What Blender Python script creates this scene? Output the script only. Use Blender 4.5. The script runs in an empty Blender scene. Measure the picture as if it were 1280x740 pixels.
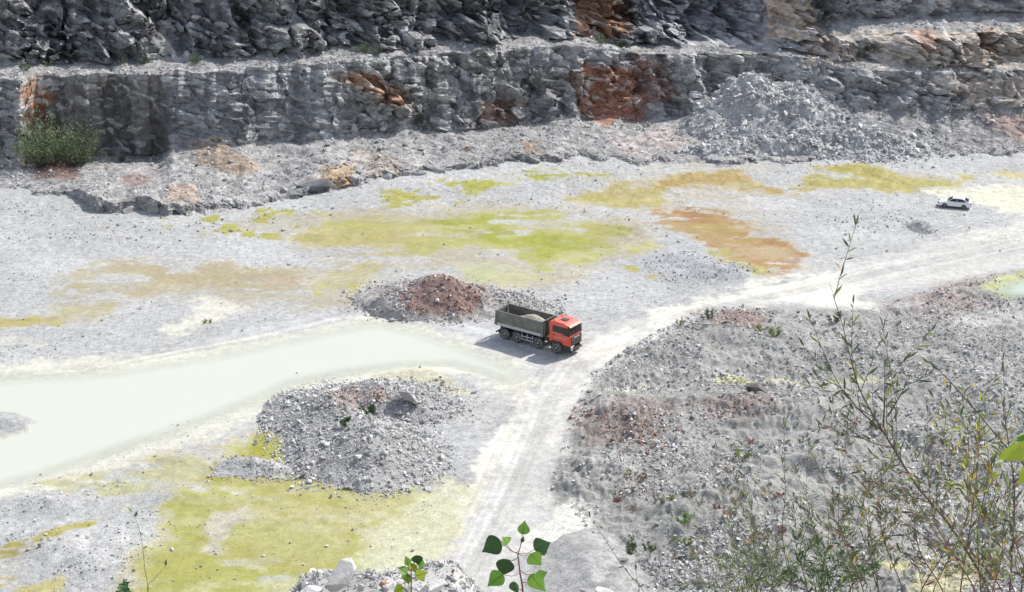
import bpy, bmesh, math, random
import numpy as np
from mathutils import Vector, Matrix, Euler

random.seed(7)
RNG = np.random.default_rng(7)
SC = bpy.context.scene
COL = SC.collection
R = math.radians

# ------------------------------------------------------------------ camera
F, PITCH, H = 1900.0, R(20.4), 61.0
CP, SP = math.cos(PITCH), math.sin(PITCH)

def ray(px, py):
    a = (np.asarray(px, float) - 640) / F
    b = (370 - np.asarray(py, float)) / F
    return a, CP + SP * b, -SP + CP * b

def G(px, py, z=0.0):
    """ground point seen at photo pixel px, py"""
    a, dy, dz = ray(px, py)
    t = (z - H) / dz
    return a * t, dy * t

def zat(Y, py):
    _, dy, dz = ray(0, py)
    return H + Y * dz / dy

def yat(z, py):
    _, dy, dz = ray(0, py)
    return (z - H) * dy / dz

def PROJ(X, Y, Z=0.0):
    d = Y * CP + (H - Z) * SP
    u = Y * SP - (H - Z) * CP
    return 640 + F * X / d, 370 - F * u / d

def PT(px, py, depth):
    a, dy, dz = ray(px, py)
    return Vector((float(a) * depth, float(dy) * depth, H + float(dz) * depth))

cam = bpy.data.cameras.new('camera')
cam.sensor_width = 36
cam.lens = 36 * F / 1280
cam.clip_start = 0.1
cam.clip_end = 5000
co = bpy.data.objects.new('camera', cam)
COL.objects.link(co)
co.location = (0, 0, H)
co.rotation_euler = (R(90) - PITCH, 0, 0)
SC.camera = co

# ------------------------------------------------------------------ light
SUN_EL, SUN_AZ = R(46), R(50)          # azimuth to the right of straight ahead (+Y)
sd = Vector((math.cos(SUN_EL) * math.sin(SUN_AZ), math.cos(SUN_EL) * math.cos(SUN_AZ), math.sin(SUN_EL)))
sl = bpy.data.lights.new('sun', 'SUN')
sl.energy = 3.5
sl.angle = R(0.5)
sl.color = (1.0, 0.962, 0.89)
so = bpy.data.objects.new('sun', sl)
COL.objects.link(so)
so.location = (60, 60, 150)
so.rotation_euler = sd.to_track_quat('Z', 'Y').to_euler()
w = bpy.data.worlds.new('World')
SC.world = w
w.use_nodes = True
nt = w.node_tree
bg = nt.nodes['Background']
sky = nt.nodes.new('ShaderNodeTexSky')
sky.sky_type = 'NISHITA'
sky.sun_disc = False
sky.sun_elevation = SUN_EL
sky.sun_rotation = SUN_AZ
sky.altitude = 300
sky.dust_density = 1.5
hs = nt.nodes.new('ShaderNodeHueSaturation')          # thin bright haze in the sky
hs.inputs['Saturation'].default_value = 0.6
nt.links.new(sky.outputs[0], hs.inputs['Color'])
nt.links.new(hs.outputs[0], bg.inputs[0])
bg.inputs[1].default_value = 0.15
vs = SC.view_settings
vs.view_transform = 'Standard'
vs.look = 'None'
vs.gamma = 1
vs.use_curve_mapping = False
vs.exposure = 0.68

# ------------------------------------------------------------------ noise
def _h(ix, iy, iz, seed):
    h = (ix.astype(np.int64) * 374761393 + iy.astype(np.int64) * 668265263 + iz.astype(np.int64) * 2147483647 + seed * 1274126177) & 0xFFFFFFFF
    h = ((h ^ (h >> 13)) * 1274126177) & 0xFFFFFFFF
    h = ((h ^ (h >> 16)) * 2246822519) & 0xFFFFFFFF
    return ((h ^ (h >> 15)) & 0xFFFFFF) / 16777216.0

def vn(x, y, z=0.0, seed=0):
    x, y, z = np.broadcast_arrays(np.asarray(x, float), np.asarray(y, float), np.asarray(z, float))
    ix, iy, iz = np.floor(x), np.floor(y), np.floor(z)
    fx, fy, fz = x - ix, y - iy, z - iz
    fx = fx * fx * fx * (fx * (fx * 6 - 15) + 10)
    fy = fy * fy * fy * (fy * (fy * 6 - 15) + 10)
    fz = fz * fz * (3 - 2 * fz)
    r = 0
    for a in (0, 1):
        wx = fx if a else 1 - fx
        for b in (0, 1):
            wy = fy if b else 1 - fy
            for c in (0, 1):
                wz = fz if c else 1 - fz
                r = r + wx * wy * wz * _h(ix + a, iy + b, iz + c, seed)
    return r * 2 - 1

def fbm(x, y, z=0.0, seed=0, o=4, g=0.5):
    s, a, n = 0, 1.0, 0
    for i in range(o):
        k = 2.03 ** i
        s = s + a * vn(np.asarray(x) * k + 17.3 * i, np.asarray(y) * k + 5.1 * i, np.asarray(z) * k, seed + i)
        n += a
        a *= g
    return s / n * 1.6

def facet(x, y, z, seed=0, tilt=0.5, lean=0.0):
    """angular block noise: nearest jittered cell gives an offset and a tilted plane"""
    x, y, z = np.broadcast_arrays(x, y, z)
    ix, iy, iz = np.floor(x), np.floor(y), np.floor(z)
    best = np.full(x.shape, 1e9)
    val = np.zeros(x.shape)
    for a in (-1, 0, 1):
        for b in (-1, 0, 1):
            for c in (-1, 0, 1):
                cx, cy, cz = ix + a, iy + b, iz + c
                dx = x - cx - _h(cx, cy, cz, seed)
                dy = y - cy - _h(cx, cy, cz, seed + 1)
                dz = z - cz - _h(cx, cy, cz, seed + 2)
                d = dx * dx + dy * dy + dz * dz
                m = d < best
                v = (_h(cx, cy, cz, seed + 3) * 2 - 1) + lean * dz + tilt * (dx * (_h(cx, cy, cz, seed + 4) * 2 - 1) + dz * (_h(cx, cy, cz, seed + 5) * 2 - 1)) * 2
                val = np.where(m, v, val)
                best = np.where(m, d, best)
    return val

def sst(a, b, x):
    t = np.clip((x - a) / (b - a), 0, 1)
    return t * t * (3 - 2 * t)

KY = 2.4    # a pixel down is about 2.4 times as much ground as a pixel across
def polysd(px, py, poly, pad=40):
    """signed distance (inside positive), in across-pixels, to a traced outline; -99 far away"""
    P = np.array(poly, float)
    out = np.full(px.shape, -99.0)
    x0, y0 = P.min(0)
    x1, y1 = P.max(0)
    m = (px > x0 - pad) & (px < x1 + pad) & (py > y0 - pad / KY) & (py < y1 + pad / KY)
    if not m.any():
        return out
    X, Y = px[m], py[m] * KY
    P = P * [1, KY]
    ins = np.zeros(X.shape, bool)
    d = np.full(X.shape, 1e9)
    for i in range(len(P)):
        (ax, ay), (bx, by) = P[i], P[(i + 1) % len(P)]
        ex, ey = bx - ax, by - ay
        t = np.clip(((X - ax) * ex + (Y - ay) * ey) / (ex * ex + ey * ey + 1e-9), 0, 1)
        d = np.minimum(d, np.hypot(X - ax - t * ex, Y - ay - t * ey))
        c = ((ay > Y) != (by > Y))
        ins ^= c & (X < ex * (Y - ay) / (ey if abs(ey) > 1e-9 else 1e-9) + ax)
    out[m] = np.where(ins, d, -d)
    return out

def linesd(px, py, pts, pad=80):
    """distance in across-pixels to a polyline"""
    out = np.full(px.shape, 999.0)
    X, Y = px, py * KY
    for (ax, ay), (bx, by) in zip(pts[:-1], pts[1:]):
        ay *= KY
        by *= KY
        ex, ey = bx - ax, by - ay
        t = np.clip(((X - ax) * ex + (Y - ay) * ey) / (ex * ex + ey * ey), 0, 1)
        out = np.minimum(out, np.hypot(X - ax - t * ex, Y - ay - t * ey))
    return out

def lin(c):
    c = np.array(c, float) / 255
    return np.where(c < 0.04045, c / 12.92, ((c + 0.055) / 1.055) ** 2.4)

KA = 0.60
def A(r, g, b, k=KA):
    """base colour of a level surface that the sunlit photo shows as r, g, b"""
    return lin((r, g, b)) * k

# ------------------------------------------------------------------ object helpers
def props(o, label=None, cat=None, group=None, kind=None):
    if label: o['label'] = label
    if cat: o['category'] = cat
    if group: o['group'] = group
    if kind: o['kind'] = kind
    return o

def npmesh(name, V, Q, mat, parent=None, col=None, smooth=False, extra=None):
    """mesh object from arrays; Q is (n,3) or (n,4)"""
    me = bpy.data.meshes.new(name)
    V = np.ascontiguousarray(V, np.float32)
    Q = np.ascontiguousarray(Q, np.int32)
    n, k = Q.shape
    me.vertices.add(len(V))
    me.vertices.foreach_set('co', V.ravel())
    me.loops.add(n * k)
    me.loops.foreach_set('vertex_index', Q.ravel())
    me.polygons.add(n)
    me.polygons.foreach_set('loop_start', np.arange(0, n * k, k, dtype=np.int32))
    me.polygons.foreach_set('loop_total', np.full(n, k, np.int32))
    me.polygons.foreach_set('use_smooth', np.full(n, smooth))
    if col is not None:
        a = me.attributes.new('Col', 'FLOAT_COLOR', 'POINT')
        c = np.ones((len(V), 4), np.float32)
        c[:, :3] = col
        a.data.foreach_set('color', c.ravel())
    for nm, arr in (extra or {}).items():
        a = me.attributes.new(nm, 'FLOAT', 'POINT')
        a.data.foreach_set('value', np.ascontiguousarray(arr, np.float32))
    me.update()
    me.validate()
    if mat: me.materials.append(mat)
    o = bpy.data.objects.new(name, me)
    COL.objects.link(o)
    if parent: o.parent = parent
    return o

def gridq(nr, nc):
    i = np.arange(nr * nc).reshape(nr, nc)
    return np.stack([i[:-1, :-1], i[:-1, 1:], i[1:, 1:], i[1:, :-1]], -1).reshape(-1, 4)

def empty(name, loc, rz=0.0):
    o = bpy.data.objects.new(name, None)
    o.empty_display_size = 0.3
    COL.objects.link(o)
    o.location = loc
    o.rotation_euler = (0, 0, rz)
    return o

def bobj(name, bm, mat, parent=None, smooth=False):
    me = bpy.data.meshes.new(name)
    bmesh.ops.recalc_face_normals(bm, faces=bm.faces)
    bm.to_mesh(me)
    bm.free()
    if smooth:
        for p in me.polygons: p.use_smooth = True
    if mat: me.materials.append(mat)
    o = bpy.data.objects.new(name, me)
    COL.objects.link(o)
    if parent: o.parent = parent
    return o

# ------------------------------------------------------------------ materials
def newmat(name):
    m = bpy.data.materials.new(name)
    m.use_nodes = True
    return m, m.node_tree, m.node_tree.nodes['Principled BSDF']

def nd(t, kind, **kw):
    n = t.nodes.new(kind)
    for k, v in kw.items():
        if hasattr(n, k): setattr(n, k, v)
        else: n.inputs[k].default_value = v
    return n

def earth_mat(name, fine=9.0, var=0.35, bump=0.5, bdist=0.08, rough=0.9, attr=True, base=(0.4, 0.39, 0.38), wet=False, cells=None, cvar=.25, cbump=.5, cdist=.1):
    m, t, b = newmat(name)
    L = t.links.new
    if attr:
        a = nd(t, 'ShaderNodeAttribute', attribute_name='Col')
        csrc = a.outputs['Color']
    else:
        oi = nd(t, 'ShaderNodeObjectInfo')
        mr = nd(t, 'ShaderNodeMapRange')
        mr.inputs['To Min'].default_value = 0.75
        mr.inputs['To Max'].default_value = 1.2
        L(oi.outputs['Random'], mr.inputs['Value'])
        hv = nd(t, 'ShaderNodeHueSaturation')
        hv.inputs['Color'].default_value = (*base, 1)
        L(mr.outputs[0], hv.inputs['Value'])
        csrc = hv.outputs[0]
    g = nd(t, 'ShaderNodeNewGeometry')
    n1 = nd(t, 'ShaderNodeTexNoise', Scale=fine, Detail=6.0, Roughness=0.7)
    L(g.outputs['Position'], n1.inputs['Vector'])
    n2 = nd(t, 'ShaderNodeTexNoise', Scale=fine * 0.22, Detail=4.0, Roughness=0.6)
    L(g.outputs['Position'], n2.inputs['Vector'])
    ad = nd(t, 'ShaderNodeMath', operation='ADD')
    L(n1.outputs[0], ad.inputs[0])
    L(n2.outputs[0], ad.inputs[1])
    mr2 = nd(t, 'ShaderNodeMapRange')
    mr2.inputs['From Min'].default_value = 0.65
    mr2.inputs['From Max'].default_value = 1.35
    mr2.inputs['To Min'].default_value = 1 - var
    mr2.inputs['To Max'].default_value = 1 + var * 0.7
    L(ad.outputs[0], mr2.inputs['Value'])
    mx = nd(t, 'ShaderNodeMix', data_type='RGBA', blend_type='MULTIPLY')
    mx.inputs['Factor'].default_value = 1
    L(csrc, mx.inputs['A'])
    L(mr2.outputs[0], mx.inputs['B'])
    cout = mx.outputs['Result']
    if wet:
        av = nd(t, 'ShaderNodeAttribute', attribute_name='wet')
        mv = nd(t, 'ShaderNodeMapRange')
        mv.inputs['To Min'].default_value = 1.0
        mv.inputs['To Max'].default_value = 0.25
        L(av.outputs['Fac'], mv.inputs['Value'])
        L(mv.outputs[0], mx.inputs['Factor'])
    bp = nd(t, 'ShaderNodeBump', Strength=bump, Distance=bdist)
    L(n1.outputs[0], bp.inputs['Height'])
    if cells:          # broken cells: each its own tone and height
        mp = nd(t, 'ShaderNodeMapping')
        mp.inputs['Scale'].default_value = cells[1]
        mp.inputs['Rotation'].default_value = cells[2]
        wv = nd(t, 'ShaderNodeVectorMath', operation='MULTIPLY_ADD')
        wv.inputs[1].default_value = (.25, .25, .25)
        L(n2.outputs['Color'], wv.inputs[0])
        L(g.outputs['Position'], wv.inputs[2])
        L(wv.outputs[0], mp.inputs['Vector'])
        vo = nd(t, 'ShaderNodeTexVoronoi', Scale=cells[0])
        L(mp.outputs[0], vo.inputs['Vector'])
        sp = nd(t, 'ShaderNodeSeparateColor')
        L(vo.outputs['Color'], sp.inputs[0])
        cm = nd(t, 'ShaderNodeMapRange')
        cm.inputs['To Min'].default_value = 1 - cvar
        cm.inputs['To Max'].default_value = 1 + cvar * .8
        L(sp.outputs[0], cm.inputs['Value'])
        if wet:
            aw = nd(t, 'ShaderNodeAttribute', attribute_name='wet')
            iw = nd(t, 'ShaderNodeMath', operation='SUBTRACT')
            iw.inputs[0].default_value = 1
            L(aw.outputs['Fac'], iw.inputs[1])
        mc = nd(t, 'ShaderNodeMix', data_type='RGBA', blend_type='MULTIPLY')
        mc.inputs['Factor'].default_value = 1
        if wet: L(iw.outputs[0], mc.inputs['Factor'])
        L(cout, mc.inputs['A'])
        L(cm.outputs[0], mc.inputs['B'])
        cout = mc.outputs['Result']
        b2 = nd(t, 'ShaderNodeBump', Strength=cbump, Distance=cdist)
        L(sp.outputs[1], b2.inputs['Height'])
        if wet:
            mw = nd(t, 'ShaderNodeMath', operation='MULTIPLY')
            mw.inputs[1].default_value = cbump
            L(iw.outputs[0], mw.inputs[0])
            L(mw.outputs[0], b2.inputs['Strength'])
        L(b2.outputs[0], bp.inputs['Normal'])
    L(cout, b.inputs['Base Color'])
    L(bp.outputs[0], b.inputs['Normal'])
    b.inputs['Roughness'].default_value = rough
    b.inputs['Specular IOR Level'].default_value = 0.25
    if wet:
        a2 = nd(t, 'ShaderNodeAttribute', attribute_name='wet')
        m3 = nd(t, 'ShaderNodeMapRange')
        m3.inputs['To Min'].default_value = rough
        m3.inputs['To Max'].default_value = 0.35
        L(a2.outputs['Fac'], m3.inputs['Value'])
        L(m3.outputs[0], b.inputs['Roughness'])
        m4 = nd(t, 'ShaderNodeMapRange')
        m4.inputs['To Min'].default_value = bump
        m4.inputs['To Max'].default_value = bump * 0.12
        L(a2.outputs['Fac'], m4.inputs['Value'])
        L(m4.outputs[0], bp.inputs['Strength'])
    return m

def paint(name, c, rough=0.5, metal=0.0, var=0.0, dust=0.0, coat=0.0):
    m, t, b = newmat(name)
    b.inputs['Base Color'].default_value = (*c, 1)
    b.inputs['Roughness'].default_value = rough
    b.inputs['Metallic'].default_value = metal
    b.inputs['Coat Weight'].default_value = coat
    if var or dust:
        tc = nd(t, 'ShaderNodeTexCoord')
        n = nd(t, 'ShaderNodeTexNoise', Scale=2.2, Detail=6.0, Roughness=0.7)
        t.links.new(tc.outputs['Object'], n.inputs['Vector'])
        mr = nd(t, 'ShaderNodeMapRange')
        mr.inputs['From Min'].default_value = 0.4
        mr.inputs['From Max'].default_value = 0.75
        mr.inputs['To Max'].default_value = max(var, dust)
        t.links.new(n.outputs[0], mr.inputs['Value'])
        mx = nd(t, 'ShaderNodeMix', data_type='RGBA')
        mx.inputs['A'].default_value = (*c, 1)
        mx.inputs['B'].default_value = (0.45, 0.43, 0.40, 1) if dust else (*[x * 0.5 for x in c], 1)
        t.links.new(mr.outputs[0], mx.inputs['Factor'])
        t.links.new(mx.outputs['Result'], b.inputs['Base Color'])
    return m

def leafmat(name, c, c2, trans=0.35):
    m, t, b = newmat(name)
    oi = nd(t, 'ShaderNodeNewGeometry')
    n = nd(t, 'ShaderNodeTexNoise', Scale=14.0, Detail=2.0)
    t.links.new(oi.outputs['Position'], n.inputs['Vector'])
    mr = nd(t, 'ShaderNodeMapRange')
    mr.inputs['From Min'].default_value = 0.35
    mr.inputs['From Max'].default_value = 0.65
    t.links.new(n.outputs[0], mr.inputs['Value'])
    mx = nd(t, 'ShaderNodeMix', data_type='RGBA')
    mx.inputs['A'].default_value = (*c, 1)
    mx.inputs['B'].default_value = (*c2, 1)
    t.links.new(mr.outputs[0], mx.inputs['Factor'])
    t.links.new(mx.outputs['Result'], b.inputs['Base Color'])
    b.inputs['Roughness'].default_value = 0.5
    tr = nd(t, 'ShaderNodeBsdfTranslucent')
    t.links.new(mx.outputs['Result'], tr.inputs['Color'])
    ms = nd(t, 'ShaderNodeMixShader')
    ms.inputs[0].default_value = trans
    t.links.new(b.outputs[0], ms.inputs[1])
    t.links.new(tr.outputs[0], ms.inputs[2])
    t.links.new(ms.outputs[0], t.nodes['Material Output'].inputs['Surface'])
    return m

M_ground = earth_mat('limestone_ground', fine=6.0, var=0.40, bump=0.9, bdist=0.12, wet=True, cells=(4.5, (1, 1, 1), (0, 0, 0)), cvar=.16, cbump=.6, cdist=.07)
M_cliff = earth_mat('quarried_limestone', fine=2.6, var=0.5, bump=0.8, bdist=0.16, cells=(1.25, (.8, .6, 1.7), (0, R(14), 0)), cvar=.3, cbump=1.0, cdist=.42)
M_rubble = earth_mat('limestone_rubble', fine=7.0, var=0.25, bump=0.5, bdist=0.06)
M_boulder = earth_mat('limestone_boulder', fine=5.0, var=0.3, bump=0.6, bdist=0.06, attr=False, base=(0.36, 0.355, 0.35))
# ------------------------------------------------------------------ floor: colour zones traced from the photo
GREY = A(213, 213, 212)
# (outline, colour, soft edge, ragged edge, strength, wetness)
ZONES = [
 # rubble ground, greyer and rougher
 ([(740,470),(800,425),(880,385),(960,382),(1080,388),(1160,365),(1240,340),(1560,330),(1560,800),(640,800),(690,640),(690,560),(720,500)], A(181,180,175), 14, 10, .9, 0),
 ([(330,250),(470,215),(700,190),(850,205),(1000,195),(1560,185),(1560,180),(-260,180),(-260,300),(150,280)], A(202,203,203), 16, 14, .8, 0),
 ([(800,280),(870,300),(960,345),(870,362),(800,350),(740,330)], A(200,201,203), 10, 10, .9, 0),
 # haul roads
 ([(470,760),(560,660),(620,560),(655,490),(690,450),(730,420),(800,392),(900,372),(1000,350),(1100,318),(1300,270),(1560,245),(1560,330),(1280,335),(1120,362),(1000,376),(900,392),(830,420),(770,460),(735,480),(720,540),(690,620),(650,700),(640,800),(470,800)], A(221,219,214), 8, 8, .9, .4),
 ([(-260,480),(0,462),(200,440),(350,400),(480,385),(610,405),(700,440),(660,475),(500,420),(380,430),(240,458),(0,480),(-260,500)], A(222,222,222), 8, 6, .8, .45),
 # brown wet film, left
 ([(60,340),(130,325),(220,320),(300,333),(390,348),(404,362),(345,378),(290,362),(210,362),(160,378),(150,350)], A(205,196,172), 14, 14, .9, .6),
 ([(300,336),(350,345),(375,352),(360,364),(330,366),(310,350)], A(205,170,125), 10, 12, .6, .5),
 ([(150,352),(240,342),(300,350),(270,366),(190,362)], A(214,204,160), 10, 10, .6, .5),
 ([(-260,400),(0,395),(60,392),(90,385),(145,384),(150,395),(100,409),(40,404),(0,411),(-260,420)], A(207,196,118), 8, 8, .95, .6),
 ([(70,353),(88,350),(104,354),(96,361),(74,360)], A(200,186,105), 4, 4, .9, .6),
 ([(245,370),(290,372),(305,385),(270,404),(215,420),(205,412),(240,395)], A(244,241,226), 10, 10, .9, .3),
 ([(385,352),(420,337),(480,331),(490,343),(462,362),(452,372),(415,378),(392,366)], A(208,200,104), 8, 8, .95, .6),
 ([(-260,425),(40,420),(45,430),(-260,440)], A(226,226,214), 6, 6, .8, .2),
 # big algae pool in the middle
 ([(300,280),(380,262),(480,258),(600,255),(720,262),(800,280),(815,310),(760,340),(690,356),(620,352),(570,335),(500,345),(460,380),(400,386),(340,384),(250,372),(160,384),(120,400),(60,400),(60,340),(200,322),(330,336),(400,330),(420,318),(350,312)], A(202,194,170), 16, 18, .7, .5),
 ([(690,252),(760,226),(860,205),(960,205),(985,245),(930,258),(1000,300),(1020,335),(960,345),(860,305),(815,270),(760,268)], A(203,192,168), 14, 18, .55, .5),
 ([(350,296),(420,274),(520,269),(600,264),(670,264),(725,277),(770,288),(784,308),(750,330),(700,336),(655,318),(605,309),(560,318),(500,331),(478,322),(490,312),(420,311),(360,305)], A(200,200,118), 9, 12, 1, .7),
 ([(350,296),(420,274),(500,272),(540,285),(500,300),(490,312),(420,311),(360,305)], A(203,193,130), 12, 14, .7, .6),
 ([(520,276),(600,270),(660,270),(640,284),(700,296),(740,310),(700,326),(640,308),(590,296),(530,310),(490,326),(482,318),(510,304),(560,292)], A(178,182,56), 16, 14, .8, .7),
 ([(580,330),(640,324),(692,340),(684,352),(640,361),(605,350)], A(212,216,160), 10, 8, .9, .7),
 ([(570,230),(630,224),(636,233),(600,246),(572,248)], A(186,187,78), 8, 14, .95, .6),
 ([(640,224),(690,217),(752,212),(748,219),(690,226)], A(184,188,70), 6, 12, .95, .6),
 ([(785,336),(812,336),(828,347),(815,351)], A(192,190,85), 4, 6, .95, .6),
 ([(770,308),(800,304),(812,312),(780,320)], A(196,196,96), 6, 8, .8, .6),
 # orange and ochre pools further back
 ([(700,250),(740,236),(780,226),(850,217),(905,210),(955,214),(975,240),(925,236),(862,233),(826,242),(834,254),(785,262),(740,256)], A(199,186,102), 8, 12, .95, .6),
 ([(800,222),(860,216),(905,211),(955,216),(975,241),(925,237),(860,233),(822,240)], A(188,144,76), 10, 12, .85, .6),
 ([(890,214),(950,212),(965,232),(915,234)], A(176,164,72), 6, 10, .6, .6),
 ([(812,268),(870,257),(912,264),(942,288),(980,304),(1012,316),(1004,330),(968,341),(930,326),(880,312),(850,300),(826,286)], A(186,138,72), 10, 14, .95, .6),
 ([(840,280),(900,275),(950,300),(905,312),(862,302)], A(192,170,84), 12, 12, .75, .6),
 ([(875,312),(925,318),(965,334),(950,342),(900,326)], A(180,178,66), 6, 8, .6, .6),
 ([(985,316),(1014,316),(1004,331),(975,332)], A(170,112,72), 8, 8, .6, .6),
 ([(995,236),(1010,222),(1035,205),(1085,204),(1125,219),(1205,226),(1200,236),(1110,240),(1050,236)], A(196,184,100), 9, 10, .95, .5),
 ([(1020,212),(1080,206),(1110,222),(1060,232),(1010,230)], A(180,168,72), 8, 10, .7, .5),
 ([(1240,216),(1310,211),(1420,214),(1400,223),(1260,224)], A(212,196,130), 8, 8, .9, .4),
 ([(1165,238),(1230,233),(1420,230),(1560,236),(1560,262),(1300,268),(1250,262),(1200,250)], A(242,240,218), 9, 8, 1, .3),
 ([(1215,292),(1290,280),(1400,280),(1380,296),(1240,302)], A(240,238,228), 8, 10, .8, .1),
 ([(800,395),(880,372),(960,350),(1035,340),(1060,356),(1092,384),(1030,388),(960,372),(880,384),(800,420)], A(248,245,232), 14, 14, .9, .45),
 ([(725,440),(800,405),(850,400),(800,430),(750,462)], A(248,245,234), 12, 12, .9, .45),
 # bright tracks on the lower road
 ([(560,640),(620,540),(655,485),(668,490),(640,560),(600,620),(560,690),(530,730),(510,720)], A(250,246,234), 8, 8, .95, .45),
 ([(690,500),(715,470),(740,455),(720,510),(690,560)], A(240,237,229), 10, 10, .7, .45),
 ([(650,672),(715,622),(742,640),(738,660),(700,690),(655,700)], A(248,245,236), 8, 8, .95, .1),
 ([(600,475),(650,470),(655,490),(600,540),(570,520),(590,500)], A(226,223,220), 10, 10, .6, 0),
 # milky water margins
 ([(-260,470),(0,458),(260,434),(430,398),(480,390),(560,420),(650,452),(668,478),(640,492),(600,476),(560,466),(500,470),(430,480),(375,492),(310,530),(240,556),(150,585),(60,612),(-40,630),(-260,640)], A(236,234,218), 18, 10, .9, .49),
 ([(-260,510),(20,514),(45,526),(36,538),(0,550),(-260,560)], A(205,205,205), 6, 8, .9, 0),
 ([(470,470),(520,460),(560,470),(590,490),(560,492),(520,476)], A(222,216,180), 6, 6, .7, .2),
 # algae, lower left
 ([(60,604),(200,572),(300,548),(350,540),(390,575),(470,612),(560,596),(590,600),(570,660),(520,715),(480,780),(140,780),(170,720),(215,670),(180,640),(230,618),(140,625)], A(214,212,158), 16, 14, .85, .5),
 ([(318,545),(338,530),(352,545),(380,570),(392,600),(470,618),(540,602),(560,625),(520,660),(450,690),(420,740),(390,790),(160,790),(190,720),(225,675),(205,640),(215,610),(270,590)], A(193,193,96), 16, 18, .9, .6),
 ([(335,532),(352,546),(384,572),(392,602),(440,612),(360,604),(270,606),(240,600),(300,588)], A(182,178,60), 10, 14, .9, .6),
 ([(205,690),(240,665),(290,660),(270,700),(240,750),(190,760),(175,730)], A(190,188,98), 12, 16, .75, .6),
 ([(290,650),(380,640),(450,650),(420,700),(330,690)], A(208,207,146), 14, 16, .6, .5),
 ([(262,640),(310,632),(318,650),(282,662),(268,690),(262,670)], A(214,209,196), 10, 12, .8, .2),
 ([(470,650),(560,600),(600,600),(560,680),(500,740),(430,740)], A(228,228,198), 16, 12, .7, .3),
 ([(-260,690),(0,684),(30,676),(52,676),(46,712),(20,730),(-260,760)], A(190,172,74), 8, 10, .95, .6),
 ([(50,676),(70,660),(120,646),(150,642),(128,654),(84,668),(62,684)], A(196,184,60), 6, 8, .9, .5),
 ([(136,640),(160,628),(182,630),(160,640)], A(196,190,70), 4, 6, .9, .5),
 ([(20,735),(80,722),(70,760),(20,770)], A(205,194,110), 8, 10, .8, .4),
 # little pools in the right-hand rubble
 ([(872,480),(900,476),(1010,476),(1012,481),(900,484)], A(222,220,160), 5, 8, .9, .4),
 ([(905,479),(940,475),(945,481),(910,483)], A(202,208,120), 4, 6, .9, .4),
 ([(1020,476),(1110,474),(1110,482),(1020,482)], A(224,222,178), 5, 8, .7, .3),
 ([(758,488),(800,482),(830,486),(780,494)], A(234,232,212), 5, 8, .8, .2),
 ([(1224,366),(1240,350),(1262,341),(1300,337),(1420,340),(1420,382),(1270,378),(1236,372)], A(202,206,140), 8, 8, .9, .6),
 ([(1195,396),(1250,380),(1300,392),(1280,404),(1220,412),(1200,430)], A(226,225,220), 8, 12, .8, 0),
 ([(1205,430),(1225,440),(1240,490),(1222,492)], A(226,225,222), 6, 10, .8, 0),
 ([(1188,612),(1214,588),(1218,630),(1206,656),(1182,656)], A(222,214,168), 7, 12, .7, .4),
 ([(1150,686),(1236,696),(1214,745),(1150,748)], A(218,210,158), 8, 14, .7, .4),
 ([(1110,704),(1160,700),(1170,712),(1110,714)], A(224,218,160), 5, 8, .9, .4),
 # red earth
 ([(712,520),(760,508),(820,514),(834,545),(800,566),(740,560)], A(158,134,125), 14, 24, .5, 0),
 ([(870,392),(930,388),(960,402),(930,414),(880,410)], A(180,150,140), 10, 16, .7, 0),
 ([(880,515),(950,505),(980,520),(930,535)], A(176,155,148), 12, 20, .6, 0),
 ([(1100,375),(1220,350),(1235,385),(1150,400)], A(206,192,188), 14, 20, .6, 0),
]
ALGAE_SPECKS = [([(200,270),(340,258),(430,268),(350,300),(300,296),(210,290)], A(190,186,70)), ([(470,240),(560,222),(640,226),(560,262),(480,266)], A(192,186,80)), ([(130,284),(162,284),(160,297),(138,297)], A(190,182,70))]
MILK = [(-260,486),(0,470),(120,463),(260,441),(380,416),(440,403),(480,400),(530,412),(580,430),(625,448),(655,462),(658,474),(640,482),(600,469),(560,459),(500,461),(430,470),(372,482),(322,505),(240,536),(150,566),(60,596),(0,612),(-260,640)]
SPIT = [(-260,508),(20,514),(45,526),(36,538),(0,550),(-260,560)]
RPOOL = [(1236,364),(1252,352),(1272,346),(1300,342),(1420,346),(1420,376),(1262,374)]
ROUGH = [(740,466),(800,425),(880,385),(960,382),(1080,390),(1160,366),(1230,345),(1560,335),(1560,800),(700,800),(760,690),(690,610),(700,550),(720,500)]

# gentle swells of the rubble field: px, py, half-width px, half-height px, metres
SWELLS = [(780,535,75,34,1.3),(745,592,60,24,1.5),(900,400,60,14,.9),(960,425,90,18,.9),(900,450,120,14,.6),(860,505,90,18,.9),(990,520,110,26,1.1),(1100,440,90,24,.8),
          (1000,600,120,40,1.6),(880,640,90,40,1.4),(1130,560,100,30,1.0),(1240,500,80,40,1.0),(960,690,110,40,1.6),(1090,650,80,34,1.1),(1180,430,60,20,.6),(1250,650,40,40,1.2),(820,440,60,10,.5),
          (100,690,90,30,.7),(60,632,60,14,.5),(310,584,44,10,.7),(700,300,10,6,.1),(1090,280,60,9,.5),(1151,283,16,7,.9),(795,292,42,12,.9),(905,340,60,14,.9),(850,325,50,12,.6),
          (240,620,50,12,.4),(220,575,26,6,.3),(1235,590,30,14,.6),(520,462,60,8,.25),(15,532,40,10,.5),(400,295,20,5,.2),(150,300,60,10,.4)]

FE_PX = [-400, 0, 44, 90, 120, 214, 300, 360, 420, 480, 560, 640, 720, 780, 850, 1010, 1110, 1700]
FE_PY = [238, 238, 240, 246, 262, 266, 262, 250, 237, 222, 214, 206, 198, 204, 204, 200, 194, 190]

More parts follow.
